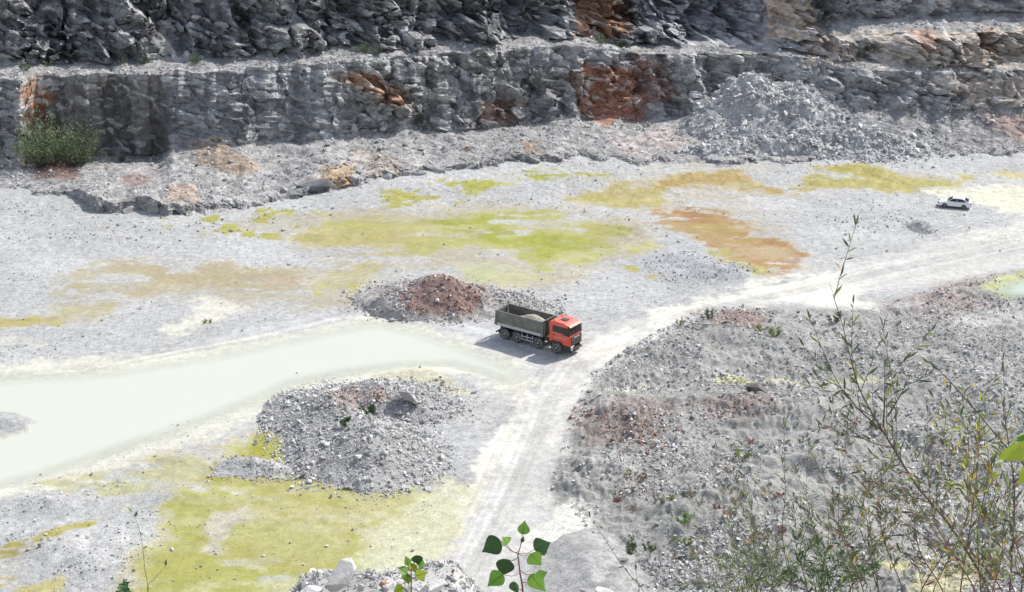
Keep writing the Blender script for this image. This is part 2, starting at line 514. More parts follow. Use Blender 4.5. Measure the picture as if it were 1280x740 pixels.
def floorZ(X, Y):
    px, py = PROJ(X, Y)
    z = 0.10 * fbm(X * .05, Y * .05, seed=3, o=3) + 0.045 * fbm(X * .45, Y * .45, seed=9, o=3)
    r = sst(-25, 25, polysd(px, py, ROUGH, 60))
    rg_ = 1 - np.abs(vn(X * 1.5, Y * 1.5, seed=34)) * 2 + .6 * vn(X * 3.3, Y * 3.3, seed=35)
    z = z + r * .10 * rg_ * (1 + .8 * fbm(X * .2, Y * .2, seed=36, o=2))
    z = z + r * (0.38 * fbm(X * .14, Y * .14, seed=21, o=4, g=.55) + 0.2 * fbm(X * .7, Y * .7, seed=33, o=3) + .15)
    far = np.maximum(sst(285, 235, py) * 0.9, .5 * sst(620, 300, px) * sst(345, 290, py))
    z = z + far * (0.12 * fbm(X * .5, Y * .5, seed=41, o=3) + .05 * rg_)
    for (cx, cy, rx, ry, h) in SWELLS:
        d2 = ((px - cx) / rx) ** 2 + ((py - cy) / ry) ** 2
        m = d2 < 2.6
        if np.any(m):
            wob = fbm(X * .3, Y * .3, seed=int(cx), o=3) * .5
            z = z + np.where(m, h * np.maximum(0, np.exp(-1.6 * d2) - .016) * (1 + wob), 0)
    # shallow basins and worn roads
    pool = sst(-14, 10, polysd(px, py, MILK, 60)) * (1 - sst(-4, 6, polysd(px, py, SPIT, 60)))
    z = z * (1 - .75 * pool) - 0.16 * pool
    rp = sst(-10, 8, polysd(px, py, RPOOL, 60))
    z = z * (1 - rp) - 0.35 * rp
    z = z - 4.0 * sst(0, 12, np.interp(px, FE_PX, FE_PY) - 9 - py)
    road = [(560,760),(640,600),(690,490),(760,425),(900,380),(1000,363),(1120,335),(1300,300),(1500,285)]
    d = linesd(px, py, road)
    kr = sst(70, 30, d)
    z = z * (1 - .6 * kr) + kr * 0.035 * vn(d * .11, px * .004 + py * .01, seed=77)
    return z

def floorcol(X, Y):
    px, py = PROJ(X, Y)
    wx = fbm(X * .22, Y * .22, seed=51, o=4, g=.6)
    wl = fbm(X * .09, Y * .16, seed=52, o=3)
    fine = fbm(X * .9, Y * .9, seed=53, o=3, g=.6)
    col = np.empty(X.shape + (3,))
    base = GREY[None, :] * (1 + .10 * wl + .06 * fine)[..., None]
    col[:] = base
    wet = np.zeros(X.shape)
    qx = px + 26 * fbm(X * .07, Y * .07, seed=54, o=4, g=.6)
    qy = py + 6.5 * fbm(X * .07, Y * .07, seed=55, o=4, g=.6) + 2.5 * fbm(X * .3, Y * .3, seed=56, o=3, g=.6)
    for i, (poly, c, soft, amp, st, wt) in enumerate(ZONES):
        wp = wt >= .5
        s = polysd(qx if wp else px, qy if wp else py, poly, soft + 2 * amp + 4)
        m = s > -90
        if not m.any(): continue
        k = sst(-soft, soft, s[m] + amp * (wx[m] * .9 + fine[m] * .8))
        tone = 1 + .07 * fine[m] + .06 * wl[m]
        if wt >= .5:      # algae film: thinner, paler streaks drawn out across the pool
            strk = sst(.05, .9, fbm(X[m] * .10, Y[m] * .28, seed=60 + i % 3, o=4, g=.6) + .25 * fine[m])
            cc = c[None] * tone[:, None]
            n2_ = sst(-.15, .55, fbm(X[m] * .055, Y[m] * .09, seed=63, o=3))[:, None] * (.28 if c[1] > c[0] * .96 else .5)
            tan_ = A(200, 182, 134) if (i * 7) % 3 else A(196, 176, 110)
            cc = (cc * (1 - n2_) + tan_[None] * n2_) * .88
            rim = (1 - sst(.35, .95, k))[:, None] * .75
            cc = cc * (1 - rim) + A(206, 190, 156)[None] * rim
            cc = cc * (1 - .36 * strk[:, None]) + A(222, 214, 184)[None] * .36 * strk[:, None]
        else:
            cc = c[None] * tone[:, None]
        if wp:
            k = k * (1 - .85 * sst(.16, .46, fbm(X[m] * .15, Y[m] * .3, seed=66 + i % 4, o=4, g=.62) + .1 * fine[m]))
        k = (k * st)[:, None]
        col[m] = col[m] * (1 - k) + cc * k
        wet[m] = wet[m] * (1 - k[:, 0]) + wt * k[:, 0]
    if ROUGH:
        rr_ = sst(-20, 20, polysd(px, py, ROUGH, 60)) * sst(.15, .6, fbm(X * .12, Y * .16, seed=64, o=4, g=.6))
        rr_ = (rr_ * .6)[..., None]
        col = col * (1 - rr_) + A(212, 209, 205) * rr_
    for poly, c in ALGAE_SPECKS:
        s = polysd(px, py, poly, 30)
        m = s > -90
        k = sst(-10, 10, s[m]) * sst(.25, .6, fbm(X[m] * .35, Y[m] * .3, seed=71, o=3, g=.6))
        col[m] = col[m] * (1 - .85 * k[:, None]) + c[None] * .85 * k[:, None]
    # wheel ruts along the roads
    for road, wd in (([(540,770),(620,620),(672,500),(712,450),(800,405),(900,381),(1000,364),(1120,336),(1300,298),(1500,280)], 46), ([(-200,488),(100,462),(300,425),(430,396),(540,400),(640,424),(712,448)], 26)):
        d = linesd(px, py, road)
        k = sst(wd, wd * .5, d)
        rut = vn(d * .16, px * .003, seed=88) * .12 + vn(d * .5, px * .008, seed=89) * .09 + .07 * fbm(X * .5, Y * .5, seed=90, o=3)
        col *= (1 + k * rut)[..., None]
    return np.clip(col, .01, .85), np.clip(wet, 0, 1)

# ------------------------------------------------------------------ floor mesh
def build_floor():
    pxs = np.arange(-260, 1541, 1.6)
    pys = np.concatenate([np.arange(186, 420, 0.9), np.arange(420, 800, 1.3)])[::-1]
    PX, PY = np.meshgrid(pxs, pys)
    X, Y = G(PX, PY)
    Z = floorZ(X, Y)
    c, wt = floorcol(X, Y)
    V = np.stack([X, Y, Z], -1).reshape(-1, 3)
    o = npmesh('ground', V, gridq(*X.shape), M_ground, col=c.reshape(-1, 3), smooth=True, extra={'wet': wt.ravel()})
    props(o, kind='structure')

build_floor()

def water_mat(name, c, alpha):
    m, t, b = newmat(name)
    g = nd(t, 'ShaderNodeNewGeometry')
    mp = nd(t, 'ShaderNodeMapping')
    mp.inputs['Scale'].default_value = (.05, .12, 1)
    mp.inputs['Rotation'].default_value = (0, 0, R(-30))
    t.links.new(g.outputs['Position'], mp.inputs['Vector'])
    n = nd(t, 'ShaderNodeTexNoise', Scale=1.0, Detail=5.0, Roughness=.6)
    t.links.new(mp.outputs[0], n.inputs['Vector'])
    mx = nd(t, 'ShaderNodeMix', data_type='RGBA')
    mx.inputs['A'].default_value = (*c, 1)
    mx.inputs['B'].default_value = (*[x * q for x, q in zip(c, (.955, .99, .955))], 1)
    t.links.new(n.outputs[0], mx.inputs['Factor'])
    t.links.new(mx.outputs['Result'], b.inputs['Base Color'])
    b.inputs['Roughness'].default_value = 0.12
    rp_ = nd(t, 'ShaderNodeTexNoise', Scale=3.0, Detail=3.0)
    t.links.new(g.outputs['Position'], rp_.inputs['Vector'])
    bw_ = nd(t, 'ShaderNodeBump', Strength=.12, Distance=.05)
    t.links.new(rp_.outputs[0], bw_.inputs['Height'])
    t.links.new(bw_.outputs[0], b.inputs['Normal'])
    b.inputs['IOR'].default_value = 1.33
    at = nd(t, 'ShaderNodeAttribute', attribute_name='depth')
    ml = nd(t, 'ShaderNodeMath', operation='MULTIPLY')
    ml.inputs[1].default_value = alpha
    t.links.new(at.outputs['Fac'], ml.inputs[0])
    t.links.new(ml.outputs[0], b.inputs['Alpha'])
    return m

def flat_sheet(name, poly, z, mat, grow=4):
    P = np.array(poly, float)
    pxs = np.arange(P[:, 0].min() - 8, P[:, 0].max() + 9, 6.0)
    pys = np.arange(P[:, 1].min() - 4, P[:, 1].max() + 5, 2.5)
    PX, PY = np.meshgrid(pxs, pys)
    sd0 = polysd(PX, PY, poly, 60)
    s = sd0 > -grow
    q = gridq(*PX.shape)
    keep = s.ravel()[q].any(1)
    q = q[keep]
    X, Y = G(PX, PY)
    V = np.stack([X, Y, np.full(X.shape, z)], -1).reshape(-1, 3)
    u, inv = np.unique(q, return_inverse=True)
    return npmesh(name, V[u], inv.reshape(q.shape), mat, extra={'depth': sst(-10, 34, sd0).ravel()[u]})
props(flat_sheet('water', MILK, -.085, water_mat('milky_water', A(242, 244, 230, .62), .8), 14), kind='structure')
props(flat_sheet('water', RPOOL, -.12, water_mat('turquoise_water', A(224, 238, 222), .8), 10), kind='structure')

# ------------------------------------------------------------------ quarry walls and benches
#        px    fe   led  bY   bpy  tY   tpy  kpy  mpy  mdY npy  ndY
CT = [(-400, 238, .3, 214, 214, 220, 102, 84, 40, 3, 38, 1.0),
      (0,    238, .3, 217, 215, 223, 100, 82, 40, 3, 38, 1.0),
      (26,   239, .3, 218, 212, 223, 98, 82, 40, 3, 38, 1.0),
      (44,   240, .3, 225, 200, 227.5, 96, 80, 40, 3, 38, 1.0),
      (90,   246, .5, 226, 198, 228.5, 95, 79, 40, 3, 38, 1.0),
      (120,  262, 1.6, 226.5, 196, 228.8, 94, 78, 38, 3, 36, 1.0),
      (198,  266, 1.9, 228, 194, 230, 91, 76, 38, 3, 36, 1.0),
      (214,  266, 1.9, 223, 186, 230, 90, 75, 36, 3, 34, 1.0),
      (300,  262, 1.5, 224, 180, 231, 87, 75, 34, 3, 32, 1.0),
      (360,  250, 1.2, 226, 176, 233, 83, 73, 32, 3, 30, 1.0),
      (420,  237, 2.0, 228, 172, 234, 79, 71, 30, 5, 28, 1.0),
      (480,  222, 1.6, 231, 165, 237, 75, 64, 28, 5, 26, 1.0),
      (560,  214, 1.6, 234, 163, 240, 66, 53, 22, 5, 20, 1.0),
      (640,  206, 1.4, 238, 158, 244, 61, 48, 20, 5, 18, 1.0),
      (720,  198, 1.0, 242, 149, 248, 57, 46, 18, 5, 16, 1.0),
      (780,  204, .5, 244, 150, 249, 64, 54, 22, 5, 20, 1.0),
      (850,  204, .3, 246, 142, 251, 67, 58, 26, 6, 24, 1.5),
      (960,  202, .3, 246, 138, 252, 66, 57, 28, 6, 26, 2.0),
      (1010, 200, .3, 244, 138, 250, 72, 64, 34, 6, 26, 4.0),
      (1045, 198, .3, 241, 136, 247, 84, 78, 44, 6, 24, 7.0),
      (1110, 194, .3, 238, 138, 243, 88, 81, 42, 6, 20, 9.0),
      (1200, 192, .3, 238, 136, 243, 89, 82, 42, 6, 16, 10.0),
      (1280, 192, .3, 238, 133, 243, 89, 80, 38, 6, 14, 10.0),
      (1700, 190, .3, 236, 132, 241, 90, 80, 38, 6, 14, 10.0)]

CZ = [ # colour patches on the walls: outline in the photo, base colour, soft, ragged
 ([(-300,-40),(720,-40),(720,46),(560,52),(450,70),(240,76),(0,82),(-300,84)], (.27,.268,.27), 14, 20, .9),
 ([(560,-40),(700,-40),(712,44),(560,50)], (.13,.135,.15), 16, 24, .7),
 ([(40,10),(110,20),(120,70),(40,76)], (.15,.15,.16), 14, 24, .7),
 ([(210,-30),(250,-30),(245,60),(220,60)], (.2,.2,.21), 10, 16, .8),
 ([(40,104),(205,96),(208,200),(150,205),(60,190),(30,150)], (.19,.175,.16), 10, 10, .85),
 ([(210,88),(420,82),(430,175),(210,185)], (.25,.25,.257), 10, 16, .8),
 ([(556,70),(700,62),(712,145),(560,162)], (.20,.195,.19), 14, 24, .8),
 ([(28,92),(58,90),(62,130),(46,142),(26,120)], (.40,.20,.11), 6, 14, .85),
 ([(30,140),(55,130),(100,205),(90,224),(40,226)], (.13,.05,.035), 8, 12, .75),  # red earth, its colour darkened to stand for the bush's shade
 ([(420,92),(470,94),(505,116),(510,134),(480,130),(430,108)], (.38,.20,.11), 8, 20, .8),
 ([(600,130),(640,128),(640,160),(600,160)], (.24,.13,.09), 8, 20, .6),
 ([(735,82),(795,86),(800,148),(760,154),(736,140)], (.36,.17,.11), 8, 14, .9),
 ([(714,-40),(790,-40),(785,40),(755,48),(718,44)], (.40,.21,.13), 10, 16, .9),
 ([(716,90),(730,90),(735,140),(718,110)], (.34,.18,.12), 5, 10, .6),
 ([(795,70),(840,76),(845,122),(812,128),(798,100)], (.31,.16,.12), 8, 18, .6),
 ([(790,-40),(960,-40),(962,50),(860,56),(795,44)], (.26,.265,.30), 14, 20, .85),
 ([(958,-40),(1012,-40),(1018,34),(1004,52),(962,48)], (.50,.40,.31), 8, 16, .9),
 ([(1008,44),(1060,42),(1078,76),(1010,82)], (.40,.33,.28), 8, 14, .8),
 ([(1075,42),(1280,36),(1500,36),(1500,84),(1100,84)], (.50,.43,.36), 10, 16, .85),
 ([(1140,40),(1166,38),(1170,66),(1150,66)], (.32,.17,.12), 6, 14, .7),
 ([(1220,40),(1240,38),(1244,74),(1224,76)], (.30,.19,.13), 6, 14, .6),
 ([(1150,94),(1230,96),(1290,100),(1500,100),(1500,132),(1250,134),(1160,116)], (.46,.40,.34), 8, 16, .8),
 ([(1210,130),(1290,150),(1290,185),(1230,160)], (.38,.24,.20), 12, 24, .6),
 ([(1050,-40),(1280,-40),(1280,14),(1060,12)], (.52,.50,.49), 10, 16, .85),
 ([(1140,10),(1216,8),(1210,38),(1160,38)], (.33,.34,.38), 10, 12, .6),
 ([(240,176),(270,178),(320,208),(300,216),(250,206)], (.30,.21,.14), 10, 18, .7),
 ([(372,212),(408,210),(406,236),(374,238)], (.16,.16,.175), 5, 8, .85),
 ([(404,208),(440,206),(438,230),(404,234)], (.40,.27,.15), 6, 10, .8),
 ([(110,238),(210,240),(210,266),(120,268)], (.22,.19,.17), 8, 14, .6),
 ([(210,232),(240,232),(238,252),(212,252)], (.34,.24,.17), 6, 12, .6),
 ([(565,192),(600,190),(598,212),(570,212)], (.22,.20,.17), 6, 12, .7),
 ([(648,178),(672,176),(674,194),(652,194)], (.34,.20,.12), 6, 14, .7),
 ([(455,188),(500,198),(506,222),(470,222)], (.32,.25,.19), 10, 18, .5),
 ([(150,224),(186,216),(192,228),(156,232)], (.22,.11,.08), 6, 14, .5),
 ([(770,170),(850,160),(850,190),(770,190)], (.40,.34,.32), 10, 20, .6),
]

def build_cliff():
    T = np.array(CT, float)
    px = np.arange(-330, 1611, 1.5)
    col = lambda i: np.interp(px, T[:, 0], T[:, i])
    sm = lambda a, k: np.convolve(np.pad(a, k, 'edge'), np.ones(2 * k + 1) / (2 * k + 1), 'valid')
    nz = lambda f, s, o=3: fbm(px * f, 0 * px, seed=s, o=o)
    fe = sm(col(1), 6) + 3.5 * nz(.04, 1, 5)
    led = np.maximum(.1, sm(col(2), 6) * (1 + .4 * nz(.02, 2)) * (.3 + .7 * sst(-.5, .4, nz(.02, 21, 2))))
    led = sm(led, 12)
    bY = sm(col(3), 2) + 1.3 * nz(.03, 3)
    bpy_ = sm(col(4), 3) + 1.6 * nz(.02, 4)
    tY = sm(col(5), 2) + 1.5 * nz(.035, 5, 4)
    tpy = sm(col(6), 5) + 2.0 * nz(.05, 6, 4)
    kpy = sm(col(7), 5) + 1.5 * nz(.03, 7)
    mpy = sm(col(8), 6) + 2 * nz(.04, 8)
    npy = sm(col(10), 6)
    mdY, ndY = sm(col(9), 6), sm(col(11), 6)
    Z0 = np.zeros_like(px)
    fY = yat(0, fe)
    bZ, tZ = zat(bY, bpy_), zat(tY, tpy)
    kZ = sm(tZ, 24) + .3
    kY = np.maximum(yat(kZ, kpy), tY + 2.0) + 1.2 * nz(.03, 9)
    mY = kY + mdY
    mZ = zat(mY, mpy)
    nY = mY + ndY
    nZ = np.maximum(zat(nY, npy), mZ)
    uZ = np.maximum(nZ + 7, 27 + 2 * nz(.01, 11))
    uY = nY + (uZ - nZ) * .62
    K = [(fY - 7, Z0 - 1.2), (fY, Z0 - .05), (fY + .7, led), (bY, bZ), (tY, tZ), (kY, kZ), (mY, mZ), (nY, nZ), (uY, uZ), (uY + 30, uZ + 3), (uY + 500, uZ + 30)]
    cnt = [6, 16, 90, 84, 42, 72, 26, 74, 30, 8]
    one = px < 1000          # one tall upper face on the left, two stepped ones on the right
    Ys, Zs, Fc, Seg = [], [], [], []
    for i, n in enumerate(cnt):
        for j in range(n):
            t = j / n
            (y0, z0), (y1, z1) = K[i], K[i + 1]
            Ys.append(y0 + (y1 - y0) * t)
            tz = t
            if i == 2: tz = t ** 1.25
            Zs.append(z0 + (z1 - z0) * tz)
            if i in (3, 5, 7):      # faces: full relief between the edges
                b = math.sin(math.pi * min(1, t * 1.02)) ** .35
                b1 = sst(0, .15, t) if i == 5 else sst(0, .15, 1 - t) if i == 7 else b
                Fc.append(np.where(one, b1, b) + .12)
            else:
                Fc.append(np.where(one & (i == 6), 1.12, .55 if i in (0, 1) else .12 + .43 * sst(.22, .0, t) if i == 2 else .12))
            Seg.append(i + t)
    Yg, Zg, Fg = np.array(Ys), np.array(Zs), np.array(Fc)
    Sg = np.array(Seg)[:, None] + 0 * Yg
    d = Yg * CP + (H - Zg) * SP
    Xg = (px[None] - 640) / F * d
    # wall relief: along-wall coordinate s, dipping beds
    s = Xg * .93 + Yg * .32
    zz = Zg + .16 * s + .5 * vn(s * .1, Zg * .1, seed=5)
    isface = ((Sg >= 3) & (Sg < 4)) | ((Sg >= 5) & (Sg < 6)) | ((Sg >= 7) & (Sg < 8)) | ((Sg >= 6) & (Sg < 7) & one[None])
    plain = sst(28, 45, px)[None] * sst(220, 205, px)[None] * ((Sg >= 3) & (Sg < 4))     # smoother cut face at the left
    strat = sst(205, 220, px)[None] * sst(470, 400, px)[None] * ((Sg >= 3) & (Sg < 4))
    up = (Sg >= 5) * 1.0
    ws = s + .8 * fbm(s * .3, Zg * .3, seed=81, o=2)
    rib = fbm(ws * .16, zz * .035, Yg * .02, seed=91, o=4, g=.55)
    zz = zz + .10 * up * s
    f1 = facet(ws * (.30 - .09 * up), Yg * .1, zz * (.30 - .08 * up), seed=100, tilt=.8, lean=1.0)
    f2 = facet(ws * .62, Yg * .3, zz * .95, seed=120, tilt=.9, lean=.9)
    f3 = facet(ws * 1.5, Yg * .8, zz * 2.2, seed=140, tilt=.8, lean=.5)
    big = fbm(ws * .07, zz * .03, Yg * .02, seed=95, o=2)
    wv_ = .6 + .5 * vn(ws * .12, Zg * .15, seed=96)
    disp = rib * (1.5 + .7 * up) + big * 1.3 * up + f1 * (.8 + .5 * up) + f2 * .5 * wv_ * 1.5 + f3 * .2 * wv_
    bed = vn(s * .04, zz * 2.6, seed=17) * .22 + vn(s * .1, zz * 5.2, seed=18) * .12
    disp = disp * (1 - .55 * strat) + bed * (.4 + strat)
    disp = disp * (1 - .85 * plain) + plain * .5 * vn(s * .5, zz * .04, seed=19)
    disp = disp * (1 + .45 * up)
    gb = fbm(s * .3, Yg * .3, seed=141, o=4, g=.5) * .3 + .05 * f3
    # direction: horizontal towards the pit on faces, up on benches
    kf = Fg
    Xd = Xg + disp * kf * .28
    Yd = Yg - disp * kf * .95
    slope = ((Sg > 1.0) & (Sg < 3)) * 1.0
    Zd = Zg + gb * (~isface) * sst(.3, 1.2, Sg) + isface * kf * (f2 * .15)
    # colour
    ppx, ppy = PROJ(Xd, Yd, Zd)
    wx = fbm(s * .3, zz * .3, seed=151, o=4, g=.6)
    fine = fbm(s * 1.3, zz * 1.6, Yg, seed=152, o=3, g=.6)
    c = np.empty(Xg.shape + (3,))
    c[:] = np.array([.33, .325, .322]) * (1 + .14 * wx + .12 * fine)[..., None]
    flat = (~isface) * 1.0
    c = c * (1 - flat[..., None]) + flat[..., None] * (np.array([.31, .303, .298]) * (1 + .1 * wx + .08 * fine)[..., None])
    stk = sst(.12, .6, fbm(s * .42, Zg * .05, seed=161, o=4, g=.6)) * isface * (.45 + .5 * up) * (1 - .6 * sst(960, 1030, px))[None]
    c *= (1 - .8 * stk)[..., None]
    for poly, cc, soft, am, st in CZ:
        sd_ = polysd(ppx, ppy, poly, soft + 2 * am)
        m = sd_ > -90
        if not m.any(): continue
        k = (sst(-soft, soft, sd_[m] + am * (wx[m] * .8 + fine[m] * .4)) * st)
        if cc[0] - cc[2] < .05: k = k * (1 - .7 * flat[m])
        k = k[:, None]
        c[m] = c[m] * (1 - k) + np.array(cc)[None] * (1 + .2 * fine[m] + .1 * wx[m])[:, None] * k
    # dark seepage streaks down the faces, freshly broken blocks painted brighter as sunlit slivers
    c *= (1 - .35 * stk)[..., None]
    c *= (1 - .5 * plain * sst(-.1, .5, fbm(s * .45, Zg * .05, seed=171, o=3)))[..., None]
    fresh_lit = sst(.55, .9, f2) * isface * .6
    c = c * (1 - fresh_lit[..., None]) + np.array([.52, .515, .505]) * fresh_lit[..., None]
    V = np.stack([Xd, Yd, Zd], -1).reshape(-1, 3)
    o = npmesh('quarry_cliff', V, gridq(*Xg.shape), M_cliff, col=np.clip(c, .01, .8).reshape(-1, 3))
    props(o, kind='structure')
    return np.stack([Xd, Yd, Zd], -1), Sg, px

CLIFF, CSEG, CPX = build_cliff()

def cliff_pt(px, seg):
    """a point on the wall surface: photo column and profile position"""
    j = int(np.clip(np.searchsorted(CPX, px), 0, len(CPX) - 1))
    i = int(np.argmin(np.abs(CSEG[:, 0] - seg)))
    return Vector(CLIFF[i, j])

# ------------------------------------------------------------------ the near slope below the viewpoint
def nearZ(X, Y):
    p = np.array([(-40, 59.3), (-2, 59.3), (1.0, 59.2), (3, 58.9), (5, 57.72), (8, 55.85), (12, 53.35), (19, 49.0), (22, 47.0), (30, 39), (60, 12), (86, -1.5), (110, -3)])
    z = np.interp(Y, p[:, 0], p[:, 1])
    px = 640 + F * X / np.maximum(1, Y * CP + (H - z) * SP)
    berm = sst(330, 400, px) * sst(640, 560, px) * .80 + sst(700, 760, px) * sst(860, 800, px) * .25
    z = z + berm * np.exp(-((Y - 19.2) / 1.3) ** 2) * (1 + .35 * vn(X * 1.1, Y * 1.1, seed=5))
    a = sst(2, 14, Y)
    return z + .05 * fbm(X * 1.3, Y * 1.3, seed=7, o=3) * (1 + 2 * sst(22, 30, Y)) + a * .0

def build_near():
    ys = np.concatenate([np.arange(-40, 0, 2.0), np.arange(0, 25, .16), np.arange(25, 111, .8)])
    ts = np.linspace(-1, 1, 240)
    YY, TT = np.meshgrid(ys, ts, indexing='ij')
    XX = TT * (14 + np.maximum(YY, 0) * .75) + np.sign(TT) * np.abs(TT) ** 3 * 30
    ZZ = nearZ(XX, YY)
    c = np.array([.36, .35, .335]) * (1 + .15 * fbm(XX * .8, YY * .8, seed=15, o=4))[..., None]
    o = npmesh('near_slope', np.stack([XX, YY, ZZ], -1).reshape(-1, 3), gridq(*XX.shape), M_rubble, col=c.reshape(-1, 3))
    props(o, kind='structure')
build_near()
# ------------------------------------------------------------------ stones
def stone_shapes(n, pts, seed, flat=.75):
    """angular broken stones: convex hulls of random points"""
    rg = np.random.default_rng(seed)
    out = []
    for i in range(n):
        bm = bmesh.new()
        p = rg.normal(size=(pts, 3))
        p /= np.linalg.norm(p, axis=1)[:, None]
        p *= rg.uniform(.72, 1.0, (pts, 1))
        p *= np.array([1, rg.uniform(.65, .95), rg.uniform(.5, flat + .15)])
        vs_ = [bm.verts.new(q * .5) for q in p]
        r = bmesh.ops.convex_hull(bm, input=vs_)
        for g in [v for v in bm.verts if not v.link_faces]: bm.verts.remove(g)
        bmesh.ops.triangulate(bm, faces=bm.faces)
        bm.verts.index_update()
        out.append((np.array([v.co[:] for v in bm.verts]), np.array([[v.index for v in f.verts] for f in bm.faces])))
        bm.free()
    return out
SH_S = stone_shapes(14, 11, 1)
SH_M = stone_shapes(12, 18, 2)

def rotmats(n, rg, tip=.5):
    z = rg.uniform(0, 2 * math.pi, n)
    a, b = rg.normal(0, tip, n), rg.normal(0, tip, n)
    cz, sz, ca, sa, cb, sb = np.cos(z), np.sin(z), np.cos(a), np.sin(a), np.cos(b), np.sin(b)
    o = np.zeros_like(z)
    l = o + 1
    Rz = np.stack([cz, -sz, o, sz, cz, o, o, o, l], -1).reshape(-1, 3, 3)
    Rx = np.stack([l, o, o, o, ca, -sa, o, sa, ca], -1).reshape(-1, 3, 3)
    Ry = np.stack([cb, o, sb, o, l, o, -sb, o, cb], -1).reshape(-1, 3, 3)
    return Rz @ Rx @ Ry

def stones(name, P, S, C, parent=None, mat=None, seed=1, sink=.22, shapes=None, tip=.55):
    """one mesh of many loose stones at points P (n,3) with sizes S and colours C"""
    rg = np.random.default_rng(seed)
    shapes = shapes or SH_S
    n = len(P)
    M = rotmats(n, rg, tip)
    k = rg.integers(0, len(shapes), n)
    VV, QQ, CC = [], [], []
    off = 0
    for i, (v, q) in enumerate(shapes):
        m = np.where(k == i)[0]
        if not len(m): continue
        W = np.einsum('nij,vj->nvi', M[m], v) * S[m][:, None, None]
        W = W + P[m][:, None, :] + np.array([0, 0, 1]) * (S[m] * (.5 * .55 - sink * .5))[:, None, None]
        VV.append(W.reshape(-1, 3))
        QQ.append((q[None] + (np.arange(len(m)) * len(v))[:, None, None] + off).reshape(-1, 3))
        CC.append(np.repeat(C[m], len(v), 0))
        off += len(m) * len(v)
    return npmesh(name, np.concatenate(VV), np.concatenate(QQ), mat or M_rubble, parent=parent, col=np.concatenate(CC))

def sizes(n, lo, hi, rg, p=2.0):
    u = rg.uniform(0, 1, n)
    return (lo ** -p + u * (hi ** -p - lo ** -p)) ** (-1 / p)

def greys(n, rg, base=(.40, .395, .39), var=.2, red=None, rcol=(.30, .16, .11)):
    c = np.array(base)[None] * (1 + rg.normal(0, var, (n, 1))).clip(.45, 1.5)
    c = c * (1 + rg.normal(0, .02, (n, 3)))
    if red is not None:
        c = np.where(red[:, None], np.array(rcol)[None] * (1 + rg.normal(0, .25, (n, 1))).clip(.5, 1.6), c)
    return c.clip(.03, .7)

REDZ = [[(705,520),(760,502),(826,510),(840,548),(800,572),(735,566)], [(868,392),(930,385),(965,402),(930,416),(876,412)], [(880,512),(950,500),(985,520),(930,540)], [(1120,375),(1220,350),(1235,385),(1150,398)], [(770,600),(800,595),(810,625),(780,630)]]
def redness(px, py):
    r = np.full(px.shape, -99.0)
    for p in REDZ: r = np.maximum(r, polysd(px, py, p, 60))
    return r

rg = np.random.default_rng(11)
def sample_px(poly, n, dens=None, seed=0):
    P = np.array(poly, float)
    g_ = np.random.default_rng(seed)
    px = g_.uniform(P[:, 0].min(), P[:, 0].max(), n)
    py = g_.uniform(P[:, 1].min(), P[:, 1].max(), n)
    m = polysd(px, py, poly, 5) > 0
    px, py = px[m], py[m]
    X, Y = G(px, py)
    if dens is not None:
        k = g_.uniform(0, 1, len(px)) < dens(X, Y, px, py)
        px, py, X, Y = px[k], py[k], X[k], Y[k]
    return px, py, X, Y

def clump(s, lo=.0, hi=.5, f=.18):
    return lambda X, Y, px, py: sst(lo, hi, fbm(X * f, Y * f, seed=s, o=4, g=.6)) * .93 + .07

# rubble field on the right
px, py, X, Y = sample_px(ROUGH, 190000, clump(201, -.6, .4), 1)
S = sizes(len(X), .10, .7, rg, 2.2)
rd = (redness(px, py) + rg.normal(0, 14, len(px))) > 6
o = stones('rubble', np.stack([X, Y, floorZ(X, Y)], -1), S, greys(len(X), rg, (.47, .46, .45), .26, rd & (rg.uniform(0, 1, len(X)) < .45)), seed=2)
props(o, kind='stuff')
# thinner scatter over the pit floor, thicker in ridges
FLO = [(-120,236),(100,262),(300,262),(480,222),(700,200),(1000,204),(1400,196),(1400,330),(1120,320),(980,340),(860,380),(740,400),(640,400),(480,388),(250,430),(0,460),(-120,470)]
def dens_far(X, Y, px, py):
    near = sst(330, 255, py)
    ridg = sst(.1, .55, fbm(X * .12, Y * .2, seed=205, o=4, g=.6))
    lft = sst(560, 300, px) * sst(330, 262, py)
    blk = np.maximum(sst(0, 12, polysd(px, py, [(760,290),(800,278),(835,285),(825,300),(780,302)], 20)), sst(0, 14, polysd(px, py, [(830,318),(900,312),(962,345),(870,362),(800,350),(800,325)], 20)))
    blk = np.maximum(blk, sst(0, 10, polysd(px, py, [(1020,272),(1100,268),(1160,276),(1130,290),(1040,290)], 20)))
    alg = 1 - .9 * np.maximum.reduce([sst(-4, 8, polysd(px, py, z[0], 20)) for z in ZONES if z[5] >= .3])
    return (.07 + .5 * near * ridg + .55 * lft * ridg + .75 * blk + .12 * lft) * alg
px, py, X, Y = sample_px(FLO, 60000, dens_far, 3)
S = sizes(len(X), .13, .6, rg, 2.3)
o = stones('loose_gravel', np.stack([X, Y, floorZ(X, Y)], -1), S, greys(len(X), rg, (.40, .395, .39), .22), seed=4)
props(o, kind='stuff')
